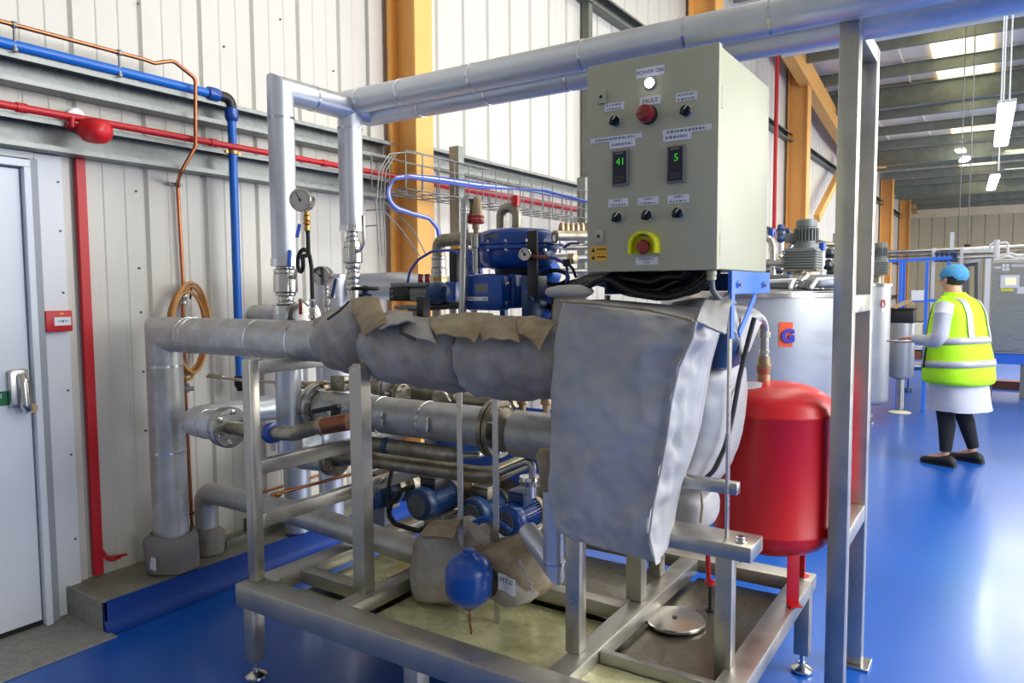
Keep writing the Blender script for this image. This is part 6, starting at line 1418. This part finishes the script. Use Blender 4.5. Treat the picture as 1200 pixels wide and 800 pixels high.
for s, kn, an in legs:
    hp_ = jn((s*.09, 0, .80), .085, pel); k_ = jn((kn[0], kn[1], .46), .055, hp_); c_ = jn((lerp(kn[0], an[0], .35), lerp(kn[1], an[1], .35)-.012, .34), .056, k_); a_ = jn((an[0], an[1], .10), .034, c_); f_ = jn((an[0], an[1]+.08, .05), .036, a_); jn((an[0], an[1]+.16, .035), .03, f_)
wr = {}
for s in (-1, 1):
    sh_ = jn((s*.17, 0, 1.345), .055, nb); el = jn((s*.245, -.01, 1.06), .042, sh_); wq = jn((s*.165, .26, 1.06), .027, el); pm_ = jn((s*.15, .31, 1.063), (.036, .018), wq); kk = jn((s*.145, .35, 1.062), (.038, .014), pm_); wr[s] = (pm_, kk)
    for q, (dx, L) in enumerate(((-.03, .06), (-.01, .072), (.01, .068), (.029, .052))):
        f1 = jn((s*.145+dx, .36, 1.064), .0095, kk); f2 = jn((s*.145+dx*1.05, .36+L*.55, 1.058), .0085, f1); jn((s*.145+dx*1.05, .36+L*.85, 1.035), .0075, f2)
    th1 = jn((s*.115, .325, 1.07), .011, pm_); jn((s*.10, .355, 1.075), .009, th1)
skin_obj('body', vt, ed, ra, 'skin', pel)
# face details
b = MB()
for s in (-1, 1): b.ball((s*.031, .152, 1.585), .0115, .008, .007, 12, 8)
local(b, 'eyes', 'eyewhite')
b = MB()
for s in (-1, 1): b.ball((s*.031, .1585, 1.585), .005, .003, .005, 10, 6); b.bar((s*.018, .157, 1.602), (s*.046, .148, 1.601), .006, .005)
local(b, 'eyebrows_and_pupils', 'hair')
b = MB(); b.lathe((0, .152, 1.588), (0, .28, -1), [(.005, 0), (.008, .015), (.013, .034), (.011, .042), (.003, .046)], n=14); local(b, 'nose', 'skin')
b = MB(); b.ball((0, .146, 1.527), .021, .008, .006, 14, 8); local(b, 'mouth', 'lip')
b = MB()
for s in (-1, 1): b.ball((s*.078, .068, 1.572), .008, .017, .028, 12, 8)
local(b, 'ears', 'skin')
b = MB(); b.ball((0, .045, 1.585), .086, .092, .085, 24, 14); bmesh.ops.delete(b.bm, geom=[v for v in b.bm.verts if v.co.y > .085 and v.co.z < 1.64], context='VERTS'); local(b, 'hair', 'hair')
b = MB(); b.ball((0, .042, 1.605), .098, .108, .088, 28, 16); bmesh.ops.delete(b.bm, geom=[v for v in b.bm.verts if v.co.z < 1.605-.35*(v.co.y-.04)-.03 and v.co.y > .0 or v.co.z < 1.555], context='VERTS'); b.noise(.008, 22, 3); local(b, 'hairnet', 'net')
# clothes
def garment(secs, n=44, seed=0, amp=.006):
    b = MB(); rings = []
    for z, rx, ry, cx, cy in catmull(secs, 5):
        rings.append([b.bm.verts.new(V((cx+rx*math.copysign(abs(math.cos(2*PI*k/n))**.85, math.cos(2*PI*k/n)), cy+ry*math.copysign(abs(math.sin(2*PI*k/n))**.85, math.sin(2*PI*k/n)), z))) for k in range(n)])
    b.loft(rings); b.noise(amp, 9, seed); return b
cs = [(.475, .245, .225, .03, -.02), (.62, .235, .21, .02, -.015), (.80, .22, .18, .01, -.005), (1.0, .20, .155, 0, 0), (1.2, .205, .145, 0, .005), (1.33, .185, .115, 0, .01), (1.40, .11, .085, 0, .02), (1.44, .068, .062, 0, .03)]
local(garment(cs, seed=2), 'lab_coat', 'coat', smooth=70)
vs = [(.70, .262, .232, .01, -.015), (.74, .285, .245, .01, -.015), (.86, .29, .238, .01, -.01), (1.0, .272, .215, 0, -.005), (1.15, .25, .192, 0, 0), (1.28, .228, .17, 0, .002), (1.36, .20, .142, 0, .008), (1.40, .15, .115, 0, .016), (1.43, .098, .088, 0, .025), (1.455, .078, .07, 0, .03)]
local(garment(vs, seed=4, amp=.005), 'hi_vis_vest', 'hv', smooth=70)
vv = catmull(vs, 12)
def vband(z0, z1, dip=0.0):
    b = MB(); n = 60; A = []
    for z in (z0, (z0+z1)/2, z1):
        row = []
        for k in range(n):
            a = 2*PI*k/n; zz = z-dip*math.sin(a)
            s = min(vv, key=lambda q: abs(q[0]-zz)); 
            row.append(V((s[3]+(s[1]+.0085)*math.copysign(abs(math.cos(a))**.85, math.cos(a)), s[4]+(s[2]+.0085)*math.copysign(abs(math.sin(a))**.85, math.sin(a)), zz)))
        A.append(row)
    R = [[b.bm.verts.new(p) for p in row] for row in A]
    for i in range(2):
        for k in range(n): b.bm.faces.new((R[i][k], R[i][(k+1) % n], R[i+1][(k+1) % n], R[i+1][k]))
    return b
o = local(vband(.84, .895, .012), 'reflective_band', 'silver', smooth=60); o.modifiers.new('s', 'SOLIDIFY').thickness = .004
o = local(vband(1.03, 1.085, .012), 'reflective_band', 'silver', smooth=60); o.modifiers.new('s', 'SOLIDIFY').thickness = .004
for s in (-1, 1):
    for front in (-1, 1):
        b = MB(); g = []
        for i in range(15):
            z = 1.09+.32*i/14; q = min(vv, key=lambda q: abs(q[0]-z)); row = []
            for j in range(4):
                x = s*(.105+.05*(j/3)-.02*i/14); u = min(.98, abs(x-q[3])/(q[1]+.008)); yy = (q[2]+.010)*(1-u**2.35)**(1/2.35)
                row.append(V((x, q[4]+front*yy, z)))
            g.append(row)
        b.sheet(g, .004); local(b, 'shoulder_strip', 'silver', smooth=60)
b = MB(); b.bar((-.283, .09, 1.0), (-.296, .10, .83), .014, .012, up=(1, 0, 0)); local(b, 'pocket_zip', 'black', smooth=0)
for s in (-1, 1):
    b = MB(); b.tube([(s*.175, 0, 1.355), (s*.207, -.004, 1.27), (s*.258, -.015, 1.06), (s*.215, .11, 1.055), (s*.172, .245, 1.06)], .07, n=22, bend=.07, seg=5, rad=[.075, .078, .08, .08, .078, .076, .074, .072, .070, .068, .066, .064, .062, .058, .052, .048, .046, .045])
    b.noise(.009, 12, 6+s); local(b, 'coat_sleeve', 'coat', smooth=70)
    kn, an = legs[0 if s < 0 else 1][1:]
    b = MB(); b.tube([(s*.09, 0, .84), (kn[0], kn[1], .46), (lerp(kn[0], an[0], .35), lerp(kn[1], an[1], .35)-.012, .34), (an[0], an[1], .125)], .09, n=22, rad=[.098, .070, .066, .045]); local(b, 'leggings', 'legging', smooth=70)
    b = MB(); rings = []
    for y, rx, z1 in ((-.085, .022, .06), (-.075, .036, .075), (-.04, .040, .095), (0, .041, .1), (.05, .043, .085), (.11, .047, .068), (.16, .045, .058), (.195, .032, .048), (.212, .014, .036)):
        rings.append([b.bm.verts.new(V((an[0]+rx*math.cos(a), an[1]+y, max(.006, .5*z1+.5*z1*math.sin(a))))) for a in [2*PI*k/20 for k in range(20)]])
    b.loft(rings); so = local(b, 'shoe', 'shoe', smooth=60)
    b = MB(); pts = [(-.088, .024), (-.06, .040), (0, .044), (.06, .046), (.12, .05), (.17, .044), (.205, .026), (.216, .006)]
    b.prism([(an[0]+r, an[1]+y, 0) for y, r in pts]+[(an[0]-r, an[1]+y, 0) for y, r in reversed(pts)], (0, 0, .02)); local(b, 'shoe_sole', 'black', so, smooth=0)
pr_ = PR.matrix_basis.to_3x3() if False else Matrix.Rotation(PR.rotation_euler.z, 3, 'Z')
p = V(PR.location)+pr_ @ V((0, .40, 1.02))
t = thing('clipboard', 'brown clipboard held in front of the person in the hi-vis vest', 'clipboard', p); t.rotation_euler.z = PR.rotation_euler.z
me_b = MB(); me_b.box(-.12, .12, -.02, .16, -.004, .004, .002); o = me_b.build('board', 'soleblue', None, smooth=0); off = o.location.copy()
for v in o.data.vertices: v.co += off
o.location = (0, 0, 0); o.parent = t
me_b = MB(); me_b.box(-.10, .10, -.0, .15, .0045, .006); o = me_b.build('paper', 'labelwhite', None, smooth=0); off = o.location.copy()
for v in o.data.vertices: v.co += off
o.location = (0, 0, 0); o.parent = t
# ================================================================== LIGHT
w = bpy.data.worlds.new('world'); S.world = w; w.use_nodes = True
bg = w.node_tree.nodes['Background']; bg.inputs['Color'].default_value = (.96, .98, 1.0, 1); bg.inputs['Strength'].default_value = .33
def area(name, loc, target, sx, sy, power, col=(1, 1, 1)):
    l = bpy.data.lights.new(name, 'AREA'); l.shape = 'RECTANGLE'; l.size = sx; l.size_y = sy; l.energy = power; l.color = col
    o = bpy.data.objects.new(name, l); COL.objects.link(o); o.location = loc
    o.rotation_euler = (V(target)-V(loc)).to_track_quat('-Z', 'Y').to_euler(); return o
area('window_light', (3.6, 4.6, 2.9), (-1.5, 3.4, 1.5), 5, 2.4, 380, (.97, .985, 1))
area('window_light_wide', (10, .5, 2.6), (-3.5, 1.0, 1.5), 6, 3.6, 300, (.97, .985, 1))  # added fill aimed at the door and low left wall, no window modelled
area('rooflight_glow', (3.1, 4.6, 5.9), (1.2, 4.4, 0), 3.2, 10, 400, (1, .98, .94))
area('rooflight_glow_over', (-.7, 7.2, 5.85), (-.7, 7.0, 0), .9, 7.5, 90, (1, .97, .9))
area('rooflight_glow_far', (2, 21, 5.2), (2, 21, 0), 4, 16, 1300, (1, .96, .88))
area('window_light_far', (13, 23, 2.2), (-1, 22, 5.4), 18, 4, 1700, (1, .96, .88))  # added fill tilted upward to brighten roof underside, columns and far wall
S.view_settings.view_transform = 'Standard'; S.view_settings.look = 'None'; S.view_settings.gamma = 1; S.view_settings.use_curve_mapping = False
S.view_settings.exposure = 0.0
